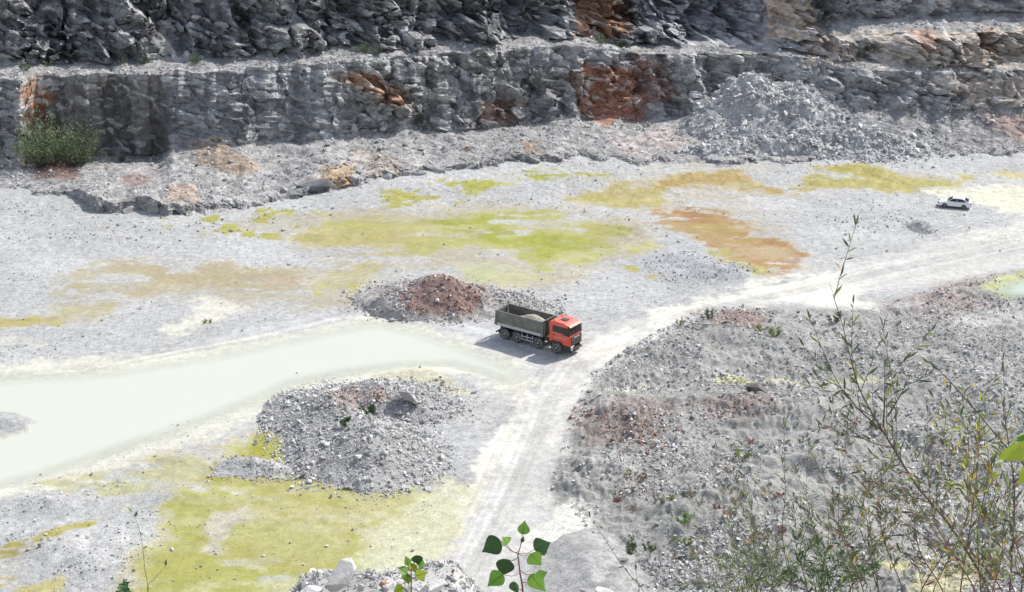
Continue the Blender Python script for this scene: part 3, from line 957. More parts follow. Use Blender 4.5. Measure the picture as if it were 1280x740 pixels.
# lower left: gravel banks between the algae
LL = [(-100,600),(60,560),(220,520),(330,520),(420,600),(560,610),(520,700),(480,790),(-100,790)]
def dens_ll(X, Y, px, py):
    r = sst(.05, .5, fbm(X * .2, Y * .3, seed=211, o=4, g=.6))
    bank = np.maximum.reduce([sst(-6, 10, polysd(px, py, q, 30)) for q in ([(0,625),(60,608),(90,620),(60,640),(0,650)], [(120,610),(170,592),(200,596),(150,618)], [(0,650),(60,655),(200,632),(225,655),(200,690),(170,750),(60,760),(70,690),(0,680)], [(272,588),(300,574),(352,578),(356,592),(310,596)], [(205,538),(250,532),(240,546),(210,548)], [(0,520),(35,520),(36,540),(0,548)])])
    return .09 + .8 * bank * (.3 + .7 * r)
px, py, X, Y = sample_px(LL, 16000, dens_ll, 5)
S = sizes(len(X), .09, .5, rg, 2.3)
o = stones('gravel_bank', np.stack([X, Y, floorZ(X, Y)], -1), S, greys(len(X), rg, (.42, .415, .41), .2), seed=6)
props(o, kind='stuff')
# fallen stones on the slope under the walls, on the benches
m = ((CSEG[:, 0] > 1.0) & (CSEG[:, 0] < 3.05)) | ((CSEG[:, 0] > 3.96) & (CSEG[:, 0] < 5.06)) | ((CSEG[:, 0] > 6) & (CSEG[:, 0] < 7.02))
rows = np.where(m)[0]
n = 52000
ri, ci = rows[rg.integers(0, len(rows), n)], rg.integers(0, len(CPX), n)
ok = ~((CSEG[ri, 0] > 6) & (CPX[ci] < 1000))
dn = sst(-.3, .5, fbm(CLIFF[ri, ci, 0] * .15, CLIFF[ri, ci, 1] * .3, seed=215, o=3))
ok &= rg.uniform(0, 1, n) < (.15 + .85 * dn)
P = CLIFF[ri, ci][ok]
P = P + np.stack([rg.uniform(-.12, .12, len(P)), rg.uniform(-.1, .1, len(P)), 0 * P[:, 0]], -1)
S = sizes(len(P), .15, 1.1, rg, 2.1)
o = stones('scree', P, S, greys(len(P), rg, (.41, .405, .40), .22, (rg.uniform(0, 1, len(P)) < .02)), seed=7, sink=.35)
props(o, kind='stuff')

# ------------------------------------------------------------------ heaps: each a thing of earth and stones
def heap(name, label, cat, cx, cy, rx, ry, lobes, ecol, scol, nst, slo, shi, smooth_earth=False, red=None, seed=0, jag=.25, spw=2.0, tip=.55, dens=None):
    x0, y0 = [float(v) for v in G(cx, cy)]
    root = empty(name, (x0, y0, 0))
    props(root, label, cat)
    rg = np.random.default_rng(seed + 300)
    def hz(X, Y):
        z = np.full(X.shape, -3.0)
        for (lx, ly, ax, ay, h, rot) in lobes:
            gx, gy = G(lx, ly)
            u, v = X - gx, Y - gy
            c_, s_ = math.cos(rot), math.sin(rot)
            u, v = (u * c_ + v * s_) / ax, (-u * s_ + v * c_) / ay
            d = np.sqrt(u * u + v * v + .012) + jag * .5 * fbm(X * .22, Y * .22, seed=seed + 5, o=4, g=.55)
            z = np.maximum(z, h * (1 - np.maximum(d - .06, 0) * 1.04))
        return z + .14 * jag / .25 * fbm(X * .7, Y * .7, seed=seed + 8, o=3) * sst(-.35, .2, z)
    ex = max(abs(l[2]) for l in lobes) * 1.3
    A_, B_ = G(cx - rx, cy + ry), G(cx + rx, cy - ry)
    xs = np.arange(A_[0] - 1, B_[0] + 3, .22)
    ys = np.arange(A_[1] - 1, B_[1] + 1, .22)
    YY, XX = np.meshgrid(ys, xs, indexing='ij')
    hh = hz(XX, YY)
    ZZ = floorZ(XX, YY) + hh
    q = gridq(*XX.shape)
    keep = (hh.ravel()[q] > -.5).any(1)
    q = q[keep]
    V = np.stack([XX - x0, YY - y0, ZZ], -1).reshape(-1, 3)
    ppx, ppy = PROJ(XX, YY)
    t = fbm(XX * .4, YY * .4, seed=seed + 9, o=4, g=.6)
    c = np.array(ecol)[None, None] * (1 + .15 * t)[..., None]
    if red is not None:
        k = sst(-8, 12, polysd(*PROJ(XX, YY, ZZ), red[0], 40) + 10 * t)[..., None] * red[2]
        c = c * (1 - k) + np.array(red[1]) * (1 + .2 * t)[..., None] * k
    u, inv = np.unique(q, return_inverse=True)
    npmesh('earth', V[u], inv.reshape(q.shape), M_ground, parent=root, col=c.reshape(-1, 3)[u], smooth=smooth_earth)
    if nst:
        X = rg.uniform(A_[0], B_[0], nst * 4)
        Y = rg.uniform(A_[1], B_[1], nst * 4)
        h = hz(X, Y)
        dn = (.02 + .98 * sst(-1.1, .15, h) ** 2) * sst(-2.2, -1.0, h) * (.35 + .65 * sst(-.35, .3, fbm(X * .33, Y * .33, seed=seed + 12, o=3)))
        ok = rg.uniform(0, 1, len(X)) < dn
        X, Y, h = X[ok][:nst], Y[ok][:nst], h[ok][:nst]
        Z = floorZ(X, Y) + np.maximum(h, 0)
        S = sizes(len(X), slo, shi, rg, spw)
        rd = None
        rc = (.3, .15, .1)
        if red is not None:
            rd = polysd(*PROJ(X, Y, Z), red[0], 40) + rg.normal(0, 10, len(X)) > 0
            rd &= rg.uniform(0, 1, len(X)) < red[2]
            rc = red[3] if len(red) > 3 else red[1]
        o = stones('loose_stones', np.stack([X - x0, Y - y0, Z], -1), S, greys(len(X), rg, scol, .24, rd, rc), parent=root, seed=seed + 1, tip=tip, sink=.3)
        o['kind'] = 'stuff'
    return root, hz

heap('earth_mound', 'heap of red-brown earth and grey rubble just behind the dump truck', 'mound', 555, 383, 150, 40,
     [(552, 381, 8.8, 6.0, 3.5, 0), (500, 372, 5.5, 4.5, 1.5, 0), (610, 380, 7.0, 4.0, 1.5, -.2), (650, 388, 4.0, 2.2, .7, -.2)], (.36, .34, .33), (.40, .385, .375), 4200, .14, .75,
     red=([(498,372),(520,350),(545,336),(575,342),(600,362),(612,378),(585,392),(550,394),(515,390)], (.20, .104, .08), .72, (.27, .155, .12)), seed=1)
ih, _ = heap('rubble_mound', 'broad grey rubble mound with a few green weeds beside the milky water', 'mound', 450, 545, 165, 92,
     [(415, 520, 6.0, 7.5, 2.3, .2), (470, 507, 7.5, 5.5, 2.3, 0), (450, 560, 7.0, 7.5, 2.6, .5), (474, 582, 5.0, 5, 1.9, 0), (385, 512, 4.5, 4.5, 1.3, 0), (515, 500, 3.6, 3.6, .9, 0), (360, 520, 3, 3.2, .8, 0)], (.35, .345, .34), (.45, .445, .435), 16000, .10, .95,
     red=([(420,490),(480,482),(490,500),(450,512),(415,505)], (.33, .22, .18), .5), seed=2)
heap('rubble_islet', 'low patch of grey rubble standing in the yellow algae', 'mound', 316, 586, 60, 18,
     [(310, 586, 3.0, 1.8, .55, 0), (338, 588, 2.4, 1.3, .4, 0), (288, 588, 1.8, 1.2, .3, 0)], (.38, .375, .37), (.43, .425, .42), 700, .1, .45, seed=3)
heap('sand_heap', 'smooth pale grey sand heap at the foot of the near slope', 'sand heap', 735, 712, 80, 62,
     [(738, 712, 3.6, 6.5, 1.3, 0), (712, 724, 2.6, 4.0, .8, .3), (768, 735, 3.0, 4.5, 1.0, 0)], A(200, 199, 197), (.42, .41, .40), 160, .06, .25, smooth_earth=True, seed=4, jag=.14)
heap('gravel_heap', 'small pointed dark gravel heap on the pit floor in front of the white car', 'gravel heap', 1151, 286, 18, 10,
     [(1151, 287, 1.7, 1.9, .75, 0)], (.31, .31, .315), (.33, .33, .335), 260, .1, .35, seed=5)
# the great rubble heap against the wall
heap('rubble_heap', 'great grey heap of blasted rock piled against the quarry wall', 'rubble heap', 965, 170, 240, 56,
     [(940, 160, 18, 17, 13.6, .12), (995, 162, 17, 17, 12.2, -.1), (890, 168, 13, 15, 8.4, .2), (1045, 166, 15, 16, 8.2, -.2), (1090, 176, 11, 11, 3.2, -.2)], (.40, .395, .39), (.45, .445, .44), 20000, .26, 1.9, seed=6, jag=.17, spw=2.2)
# ------------------------------------------------------------------ vehicles: mesh helpers
def add_box(bm, x0, x1, y0, y1, z0, z1, bev=0.0):
    vs_ = [bm.verts.new(p) for p in ((x0,y0,z0),(x1,y0,z0),(x1,y1,z0),(x0,y1,z0),(x0,y0,z1),(x1,y0,z1),(x1,y1,z1),(x0,y1,z1))]
    fs = [bm.faces.new([vs_[i] for i in f]) for f in ((3,2,1,0),(4,5,6,7),(0,1,5,4),(1,2,6,5),(2,3,7,6),(3,0,4,7))]
    if bev:
        es = list({e for f in fs for e in f.edges})
        bmesh.ops.bevel(bm, geom=es, offset=bev, segments=2, affect='EDGES')

def add_prism(bm, prof, y0, y1, bev=0.0, taper=None):
    """side outline (x,z) extruded across y; taper(x,z,side) may shift y"""
    a = [bm.verts.new((x, y0 if not taper else taper(x, z, y0), z)) for x, z in prof]
    b = [bm.verts.new((x, y1 if not taper else taper(x, z, y1), z)) for x, z in prof]
    n = len(prof)
    fs = [bm.faces.new(a), bm.faces.new(b[::-1])]
    for i in range(n):
        fs.append(bm.faces.new((a[i], b[i], b[(i + 1) % n], a[(i + 1) % n])))
    bmesh.ops.recalc_face_normals(bm, faces=fs)
    if bev:
        es = list({e for f in fs for e in f.edges})
        bmesh.ops.bevel(bm, geom=es, offset=bev, segments=2, affect='EDGES')

def add_cyl(bm, cx, cz, y0, y1, r0, r1=None, n=28):
    r1 = r1 or r0
    a = [bm.verts.new((cx + r0 * math.cos(2 * math.pi * i / n), y0, cz + r0 * math.sin(2 * math.pi * i / n))) for i in range(n)]
    b = [bm.verts.new((cx + r1 * math.cos(2 * math.pi * i / n), y1, cz + r1 * math.sin(2 * math.pi * i / n))) for i in range(n)]
    bm.faces.new(a); bm.faces.new(b[::-1])
    for i in range(n):
        bm.faces.new((a[i], b[i], b[(i + 1) % n], a[(i + 1) % n]))

def add_lathe(bm, cx, cz, prof, n=28):
    """profile (y, r) turned about the axle"""
    rings = []
    for y, r in prof:
        rings.append([bm.verts.new((cx + r * math.cos(2 * math.pi * i / n), y, cz + r * math.sin(2 * math.pi * i / n))) for i in range(n)])
    for p, q in zip(rings[:-1], rings[1:]):
        for i in range(n):
            bm.faces.new((p[i], q[i], q[(i + 1) % n], p[(i + 1) % n]))
    bm.faces.new(rings[0]); bm.faces.new(rings[-1][::-1])

def add_quad(bm, pts, thick=None):
    vs_ = [bm.verts.new(p) for p in pts]
    f = bm.faces.new(vs_)
    if thick:
        r = bmesh.ops.extrude_face_region(bm, geom=[f])
        bmesh.ops.translate(bm, vec=thick, verts=[e for e in r['geom'] if isinstance(e, bmesh.types.BMVert)])

def part(name, mat, parent, fn, smooth=False):
    bm = bmesh.new()
    fn(bm)
    return bobj(name, bm, mat, parent, smooth)

M_red = paint('orange_red_paint', (.66, .06, .018), .4, dust=.22, coat=.4)
M_black = paint('black_plastic', (.022, .022, .025), .55, dust=.12)
M_tyre = paint('tyre_rubber', (.03, .03, .03), .85, dust=.35)
M_rim = paint('steel_rim', (.55, .55, .55), .45, .1, dust=.2)
M_olive = paint('grey_green_steel', (.115, .122, .108), .55, dust=.38)
M_tubin = paint('worn_tub_steel', (.10, .085, .075), .6, dust=.3)
M_silver = paint('silver_steel', (.42, .44, .47), .42, .2, dust=.15)
M_glass = paint('dark_glass', (.018, .022, .026), .07)
M_lamp = paint('lamp_glass', (.7, .7, .68), .15)
M_amber = paint('amber_lens', (.75, .32, .03), .25)
M_white = paint('white_car_paint', (.78, .78, .77), .25, coat=.6, dust=.05)
M_grit = earth_mat('crushed_stone_load', fine=16, var=.35, bump=.8, bdist=.05, attr=False, base=(.42, .395, .33))

def wheel(root, x, r, y0, y1, tyre_m, rim_m):
    """wheel centred at x; outer face at y1"""
    s = 1 if y1 > y0 else -1
    wh = empty('wheel', (x, 0, r))
    wh.parent = root
    W = abs(y1 - y0)
    t = part('tyre', tyre_m, wh, lambda bm: add_lathe(bm, 0, 0, [(y0, r * .6), (y0, r * .93), (y0 + s * .05 * W, r), (y1 - s * .07 * W, r), (y1, r * .93), (y1 + s * .012, r * .75), (y1, r * .58)]), True)
    def rim(bm):
        add_lathe(bm, 0, 0, [(y1 - s * .03, r * .2), (y1 - s * .03, r * .5), (y1 + s * .004, r * .57), (y1 + s * .004, r * .60), (y1 - s * .11, r * .60), (y1 - s * .16, r * .2)])
        add_lathe(bm, 0, 0, [(y1 - s * .10, r * .26), (y1 - s * .02, r * .22), (y1 + s * .01, r * .12)], 18)
        for k in range(10):
            a = 2 * math.pi * k / 10
            add_lathe(bm, r * .33 * math.cos(a), r * .33 * math.sin(a), [(y1 - s * .11, .022), (y1 - s * .07, .022)], 6)
    part('rim', rim_m, wh, rim)
    return wh

KYT, KZT = .85, .93
def build_truck():
    fx, fy = [float(v) for v in G(694.5, 442.3)]
    bx, by = [float(v) for v in G(630.3, 424.6)]
    ax1, ax4 = 0.0, -5.62
    L = math.hypot(fx - bx, fy - by)
    k = L / 5.62
    rz = math.atan2(fy - by, fx - bx)
    root = empty('dump_truck', (0, 0, 0), rz)
    root.scale = (k, k * KYT, k * KZT)
    # near-side wheels' ground contacts are at y = -1.2
    ox = fx - k * KYT * (math.cos(rz) * 0 - math.sin(rz) * -1.22)
    oy = fy - k * KYT * (math.sin(rz) * 0 + math.cos(rz) * -1.22)
    xs_ = np.array([fx, bx]); ys_ = np.array([fy, by])
    root.location = (ox, oy, float(floorZ(xs_, ys_).max()) + .0)
    props(root, 'dump truck with orange-red cab and grey-green tipper body, loaded with crushed stone', 'truck')
    P = lambda n, m, f, par=root, sm=False: part(n, m, par, f, sm)
    # chassis
    def chassis(bm):
        for s in (-1, 1):
            add_box(bm, -6.4, 1.0, s * .45 - .05, s * .45 + .05, .72, 1.0)
        for x in (-6.3, -5.0, -3.4, -2.6, -.9, .6): add_box(bm, x - .06, x + .06, -.4, .4, .76, .96)
        for x in (0, -1.94, -4.25, -5.62): add_box(bm, x - .08, x + .08, -.95, .95, .44, .6)
        add_box(bm, -3.7, -2.55, .55, 1.1, .5, .98, .05)
        add_box(bm, -1.40, -.80, -.95, .95, .95, 1.35, .04)
        add_box(bm, -6.62, -6.5, -1.15, 1.15, .5, .62)
        add_box(bm, -6.5, -6.35, -.5, .5, .5, .95)
    P('chassis', M_black, chassis)
    P('fuel_tank', M_black, lambda bm: add_box(bm, -3.55, -2.55, -1.02, -.5, .5, 1.02, .1))
    def guard(bm):
        for z in (.58, .88): add_box(bm, -3.72, -2.45, -1.24, -1.20, z - .05, z + .05)
        for x in (-3.68, -3.1, -2.5): add_box(bm, x - .03, x + .03, -1.2, -1.14, .5, 1.16)
    P('side_guard', M_silver, guard)
    for x in (0, -1.94, -4.25, -5.62):
        for s in (-1, 1):
            w0 = .9 if x > -3 else .62
            wh = wheel(root, x, .53, s * w0, s * 1.22, M_tyre, M_rim)
            wh.scale = (1, 1, 1 / KZT)
            wh.location.z = .53 / KZT
    # mudguards
    def mud(cx, a0, a1, s, r=.64):
        def f(bm):
            if True:
                y0, y1 = s * .88, s * 1.225
                n = 9
                pr = []
                for i in range(n): t = R(a0 + (a1 - a0) * i / (n - 1)); pr.append((cx + r * math.cos(t), .53 + r * math.sin(t)))
                for i in range(n)[::-1]: t = R(a0 + (a1 - a0) * i / (n - 1)); pr.append((cx + (r - .04) * math.cos(t), .53 + (r - .04) * math.sin(t)))
                add_prism(bm, pr, min(y0, y1), max(y0, y1))
        return f
    for s in (-1, 1):
        P('mudguard', M_black, mud(-1.94, 15, 170, s))
        P('mudguard', M_black, mud(-4.25, 40, 150, s))
        P('mudguard', M_black, mud(-5.62, 30, 185, s))
    # tipper body
    X0, X1, ZT = -6.55, -1.50, 2.74
    tub = P('dump_body', M_olive, lambda bm: [
        [add_prism(bm, [(X0, 1.62), (X1, 1.62), (X1, ZT), (X0, ZT)], s * 1.16, s * 1.24, 0, lambda x, z, y: y - math.copysign(.10, y) * (1 - (z - 1.62) / (ZT - 1.62))) for s in (-1, 1)],
        add_box(bm, X1 - .0, X1 + .08, -1.24, 1.24, 1.25, ZT + .08),
        [add_prism(bm, [(X0, 1.22), (X1, 1.22), (X1, 1.615), (X0, 1.615)], s * .70, s * 1.13, 0, lambda x, z, y: y - math.copysign(.28, y) * (1 - (z - 1.22) / .4)) for s in (-1, 1)],
        add_box(bm, X0, X1, -.78, .78, 1.16, 1.24)])
    P('inner_lining', M_tubin, lambda bm: [
        [add_prism(bm, [(X0 + .05, 1.5), (X1 - .005, 1.5), (X1 - .005, ZT - .03), (X0 + .05, ZT - .03)], s * 1.10, s * 1.145, 0, lambda x, z, y: y - math.copysign(.12, y) * (1 - (z - 1.5) / (ZT - 1.5))) for s in (-1, 1)],
        add_box(bm, X1 - .05, X1 - .008, -1.1, 1.1, 1.3, ZT - .02), add_box(bm, X0 + .1, X1 - .06, -1.0, 1.0, 1.26, 1.36)], tub)
    for s in (-1, 1): P('top_rail', M_olive, lambda bm: add_box(bm, X0 - .02, X1 + .1, s * 1.2 - .07, s * 1.2 + .07, ZT - .02, ZT + .09, .02), tub)
    def ribs(bm):
        for s in (-1, 1):
            for z in (2.42, 2.08, 1.78):
                o = 1.235 - .10 * (1 - (z - 1.62) / (ZT - 1.62))
                add_box(bm, X0 + .02, X1 - .02, min(s * o, s * (o + .035)), max(s * o, s * (o + .035)), z - .035, z + .035)
            add_box(bm, X0 - .03, X0 + .10, min(s * 1.1, s * 1.27), max(s * 1.1, s * 1.27), 1.3, ZT + .1)
            add_box(bm, X1 - .06, X1 + .11, min(s * 1.1, s * 1.26), max(s * 1.1, s * 1.26), 1.3, ZT + .12)
    P('side_rib', M_olive, ribs, tub)
    for s in (-1, 1): P('side_sill', M_silver, lambda bm: add_prism(bm, [(X0 + .05, 1.30), (X1 + .02, 1.30), (X1 + .02, 1.60), (X0 + .05, 1.60)], min(s * 1.17, s * 1.20), max(s * 1.17, s * 1.20)), tub)
    tg = P('tailgate', M_olive, lambda bm: [add_prism(bm, [(X0 - .26, 1.30), (X0 - .18, 1.30), (X0 - .02, ZT - .02), (X0 - .10, ZT - .02)], -1.1, 1.1), [add_box(bm, X0 - .26, X0 - .16, y - .05, y + .05, 1.3, 2.3) for y in (-.9, -.3, .3, .9)]], tub)
    P('head_board', M_olive, lambda bm: [add_prism(bm, [(X1 + .02, ZT + .05), (X1 + .1, ZT + .05), (X1 + .22, ZT + .2), (X1 + .18, ZT + .26)], -1.15, 1.15), [add_box(bm, X1 + .08, X1 + .16, y - .06, y + .06, 1.3, ZT) for y in (-.9, -.3, .3, .9)]], tub)
    P('lift_ram', M_silver, lambda bm: add_box(bm, -1.36, -1.12, -.12, .12, 1.0, 2.5, .05))
    # load
    bm = bmesh.new()
    n, mm = 34, 18
    g = [[None] * mm for _ in range(n)]
    rl = random.Random(4)
    for i in range(n):
        for j in range(mm):
            u, v = i / (n - 1), j / (mm - 1)
            x, y = X0 + .15 + u * (X1 - X0 - .25), -1.02 + v * 2.04
            z = 1.66 + 1.16 * math.exp(-(((x + 3.1) / 1.7) ** 2) - ((y / 1.15) ** 2)) + .22 * math.exp(-(((x + 5.2) / .8) ** 2) - ((y / .9) ** 2)) + rl.uniform(-.025, .025)
            g[i][j] = bm.verts.new((x, y, z))
    for i in range(n - 1):
        for j in range(mm - 1): bm.faces.new((g[i][j], g[i + 1][j], g[i + 1][j + 1], g[i][j + 1]))
    ld = bobj('stone_load', bm, M_grit)
    ld.matrix_world = Matrix.Translation(root.location) @ Matrix.Rotation(rz, 4, 'Z') @ Matrix.Diagonal((k, k * KYT, k * KZT, 1))
    props(ld, 'pale crushed stone heaped in the tipper body of the dump truck', 'stone load', kind='stuff')
    # cab
    cabp = [(-.78, 1.02), (-.78, 2.98), (-.70, 3.10), (-.2, 3.17), (.80, 3.13), (1.10, 3.02), (1.20, 2.92), (1.43, 1.95), (1.46, 1.05), (1.46, .98), (.62, .98), (.58, 1.14), (.34, 1.22), (-.34, 1.22), (-.58, 1.14), (-.62, 1.02)]
    cab = P('cab', M_red, lambda bm: add_prism(bm, cabp, -1.2, 1.2, .045))
    cab.scale = (1, .91, 1)
    P('roof_hatch', M_glass, lambda bm: add_prism(bm, [(-.05, 3.165), (.55, 3.145), (.55, 3.20), (-.05, 3.22)], -.36, .36, .015), cab)
    P('windscreen', M_glass, lambda bm: add_quad(bm, [(1.215, -1.08, 2.86), (1.215, 1.08, 2.86), (1.40, 1.12, 2.06), (1.40, -1.12, 2.06)], (.022, 0, .006)), cab)
    for s in (-1, 1):
        P('screen_pillar', M_black, lambda bm: add_quad(bm, [(1.20, s * 1.20, 2.88), (1.215, s * 1.10, 2.88), (1.41, s * 1.13, 2.02), (1.40, s * 1.215, 2.02)], (.02, 0, .006)), cab)
    P('sun_visor', M_red, lambda bm: add_prism(bm, [(1.12, 3.03), (1.20, 2.98), (1.40, 2.84), (1.42, 2.87), (1.22, 3.04)], -1.14, 1.14), cab)
    for s in (-1, 1):
        y0, y1 = sorted((s * 1.195, s * 1.212))
        P('side_window', M_glass, lambda bm: add_prism(bm, [(-.42, 2.14), (-.42, 2.70), (-.34, 2.78), (1.14, 2.78), (1.36, 2.0), (.78, 1.98), (.5, 2.12)], y0, y1, .004), cab)
        d = P('door_seam', M_black, lambda bm: [add_box(bm, -.50, -.485, *sorted((s * 1.195, s * 1.206)), 1.25, 2.86), add_box(bm, -.5, 1.15, *sorted((s * 1.195, s * 1.206)), 1.30, 1.315)], cab)
        P('door_handle', M_black, lambda bm: add_box(bm, -.40, -.16, *sorted((s * 1.2, s * 1.235)), 1.80, 1.88), cab)
        P('door_trim', M_silver, lambda bm: add_box(bm, -.2, .9, *sorted((s * 1.2, s * 1.214)), 1.62, 1.66), cab)
        m = P('mirror', M_black, lambda bm: [add_box(bm, 1.08, 1.26, *sorted((s * 1.30, s * 1.52)), 2.05, 2.72, .04), add_box(bm, 1.12, 1.18, *sorted((s * 1.18, s * 1.32)), 2.68, 2.74), add_box(bm, 1.12, 1.18, *sorted((s * 1.18, s * 1.32)), 2.1, 2.15)], cab)
        P('step', M_black, lambda bm: [add_box(bm, .62, 1.44, *sorted((s * .85, s * 1.21)), .40, .96, .04)], cab)
        P('wheel_arch', M_black, lambda bm: mudarch(bm, s), cab)
        P('headlight', M_lamp, lambda bm: add_box(bm, 1.43, 1.52, *sorted((s * .74, s * 1.10)), .78, .96, .02), cab)
        P('beacon', M_amber, lambda bm: add_cyl(bm, -.45, 3.2, s * .8 - .08, s * .8 + .08, .09, n=12), cab)
    P('air_intake', M_black, lambda bm: add_box(bm, -1.0, -.82, -1.15, -.8, 1.2, 2.6, .04), cab)
    P('warning_lamp', M_amber, lambda bm: add_box(bm, -.90, -.80, -1.24, -1.16, 1.45, 1.62, .01), cab)
    P('grille', M_black, lambda bm: [add_box(bm, 1.44, 1.50, -1.0, 1.0, 1.02, 1.93, .02)] + [add_box(bm, 1.49, 1.52, -.9, .9, z, z + .09) for z in (1.12, 1.30, 1.48)], cab)
    P('badge_strip', M_silver, lambda bm: add_box(bm, 1.495, 1.515, -.55, .55, 1.74, 1.84), cab)
    P('bumper', M_black, lambda bm: [add_box(bm, 1.30, 1.54, -1.2, 1.2, .46, .80, .06), add_box(bm, 1.4, 1.58, -.5, .5, .36, .5, .03)], cab)
    for s in (-1, 1): P('bumper_corner', M_silver, lambda bm: add_box(bm, 1.45, 1.57, *sorted((s * .85, s * 1.16)), .62, .74, .02), cab)
    for y in (-.9, -.1): P('wiper', M_black, lambda bm: add_quad(bm, [(1.43, y, 2.06), (1.43, y + .03, 2.06), (1.32, y + .5, 2.56), (1.32, y + .47, 2.56)], (.012, 0, 0)), cab)

def mudarch(bm, s):
    pr = []
    for i in range(11): t = R(8 + 164 * i / 10); pr.append((.70 * math.cos(t), .53 + .70 * math.sin(t)))
    for i in range(11)[::-1]: t = R(8 + 164 * i / 10); pr.append((.60 * math.cos(t), .53 + .60 * math.sin(t)))
    add_prism(bm, pr, *sorted((s * .86, s * 1.24)))

build_truck()

def build_car():
    fx, fy = [float(v) for v in G(1180.6, 258.6)]
    bx, by = [float(v) for v in G(1204.6, 260.9)]
    L = math.hypot(fx - bx, fy - by)
    k = L / 2.62
    rz = math.atan2(fy - by, fx - bx)
    root = empty('parked_car', (0, 0, 0), rz)
    root.scale = (k, k, k)
    yl = .78                     # the near side is the car's left (+y)
    root.location = (fx - k * (math.cos(rz) * 1.31 - math.sin(rz) * yl), fy - k * (math.sin(rz) * 1.31 + math.cos(rz) * yl), float(floorZ(np.array([fx, bx]), np.array([fy, by])).max()))
    props(root, 'white saloon car parked on the pit floor far right', 'car')
    P = lambda n, m, f, par=root, sm=False: part(n, m, par, f, sm)
    def arch(cx, r=.37, n=8):
        return [(cx + r * math.cos(R(180 - 180 * i / n)), .32 + r * math.sin(R(180 - 180 * i / n))) for i in range(n + 1)]
    low = [(-2.22, .30)] + arch(-1.31) + arch(1.31) + [(2.20, .26), (2.28, .45), (2.26, .62), (2.10, .74), (1.0, .94), (.9, .96), (-1.7, 1.02), (-2.15, 1.0), (-2.28, .85), (-2.30, .5)]
    def tp(x, z, y):
        a = abs(x)
        return y * (1 - .12 * max(0, (a - 1.5) / .8) ** 2 - .04 * max(0, z - .6))
    body = P('body', M_white, lambda bm: add_prism(bm, low, -.89, .89, .045, tp), sm=False)
    green = [(1.02, .93), (.30, 1.40), (-.1, 1.455), (-.8, 1.45), (-1.25, 1.37), (-1.95, 1.01)]
    tg = lambda x, z, y: y * (1 - .26 * max(0, z - .95) / .5)
    P('roof', M_white, lambda bm: add_prism(bm, green, -.80, .80, .03, tg), body)
    P('windscreen', M_glass, lambda bm: add_quad(bm, [(.98, -.70, .985), (.98, .70, .985), (.36, .58, 1.385), (.36, -.58, 1.385)], (.012, 0, .018)), body)
    P('rear_window', M_glass, lambda bm: add_quad(bm, [(-1.86, -.68, 1.075), (-1.86, .68, 1.075), (-1.34, .58, 1.345), (-1.34, -.58, 1.345)], (-.012, 0, .018)), body)
    for s in (-1, 1):
        P('side_window', M_glass, lambda bm: [add_prism(bm, pr, *sorted((s * .80, s * .82)), 0, tg) for pr in ([(.80, 1.0), (.28, 1.345), (-.28, 1.385), (-.28, 1.0)], [(-.34, 1.0), (-.34, 1.385), (-.85, 1.375), (-1.25, 1.26), (-1.55, 1.03)])], body)
        P('mirror', M_white, lambda bm: add_box(bm, .70, .86, *sorted((s * .86, s * 1.02)), .96, 1.09, .03), body)
        P('headlight', M_glass, lambda bm: add_box(bm, 2.02, 2.25, *sorted((s * .52, s * .80)), .60, .72, .02), body)
        P('tail_light', paint('red_lens', (.35, .02, .02), .3), lambda bm: add_box(bm, -2.31, -2.12, *sorted((s * .5, s * .82)), .72, .92, .02), body)
        for x in (-.25, -1.2): P('door_handle', M_silver, lambda bm: add_box(bm, x, x + .18, *sorted((s * .86, s * .90)), .84, .87), body)
        P('sill', M_black, lambda bm: add_box(bm, -.95, .95, *sorted((s * .82, s * .893)), .20, .29), body)
        for x in (1.31, -1.31): wheel(root, x, .33, s * .62, s * .86, M_tyre, M_rim)
    P('grille', M_black, lambda bm: add_box(bm, 2.18, 2.30, -.5, .5, .36, .58, .02), body)
    P('number_plate', M_white, lambda bm: add_box(bm, -2.325, -2.29, -.26, .26, .62, .73), body)
build_car()

# ------------------------------------------------------------------ boulders: one thing each
BOULD = []
for i, (v, q) in enumerate(stone_shapes(8, 13, 40)):
    bm = bmesh.new()
    vs_ = [bm.verts.new(p) for p in v]
    for f in q: bm.faces.new([vs_[j] for j in f])
    bmesh.ops.dissolve_limit(bm, angle_limit=R(9), verts=bm.verts, edges=bm.edges)
    bmesh.ops.bevel(bm, geom=list(bm.edges), offset=.012, segments=1, affect='EDGES')
    bmesh.ops.triangulate(bm, faces=bm.faces)
    me = bpy.data.meshes.new('boulder')
    bm.to_mesh(me); bm.free()
    me.materials.append(M_boulder)
    BOULD.append(me)
rb = random.Random(5)
def boulder(loc, size, label, group=None, shape=None, mat=None, sc=(1, 1, 1), rot=None, sink=.15, name='boulder', cat='boulder'):
    me = BOULD[rb.randrange(8) if shape is None else shape]
    if mat:
        me = me.copy(); me.materials.clear(); me.materials.append(mat)
    o = bpy.data.objects.new(name, me)
    COL.objects.link(o)
    o.scale = [size * c * rb.uniform(.9, 1.1) for c in sc]
    o.rotation_euler = rot or (rb.uniform(-.4, .4), rb.uniform(-.4, .4), rb.uniform(0, 6.28))
    o.location = Vector(loc) + Vector((0, 0, size * sc[2] * (.3 - sink)))
    return props(o, label, cat, group)
def floor_pt(px, py):
    x, y = G(px, py)
    return (float(x), float(y), float(floorZ(np.array([x]), np.array([y]))[0]))
def spread(poly, n, seed, lo, hi, label, group, dens=None):
    px, py, X, Y = sample_px(poly, n * 12, dens, seed)
    for i in range(min(n, len(X))):
        z = float(floorZ(X[i:i + 1], Y[i:i + 1])[0])
        s = lo * (hi / lo) ** (rb.random() ** 2)
        boulder((X[i], Y[i], z), s, label, group)
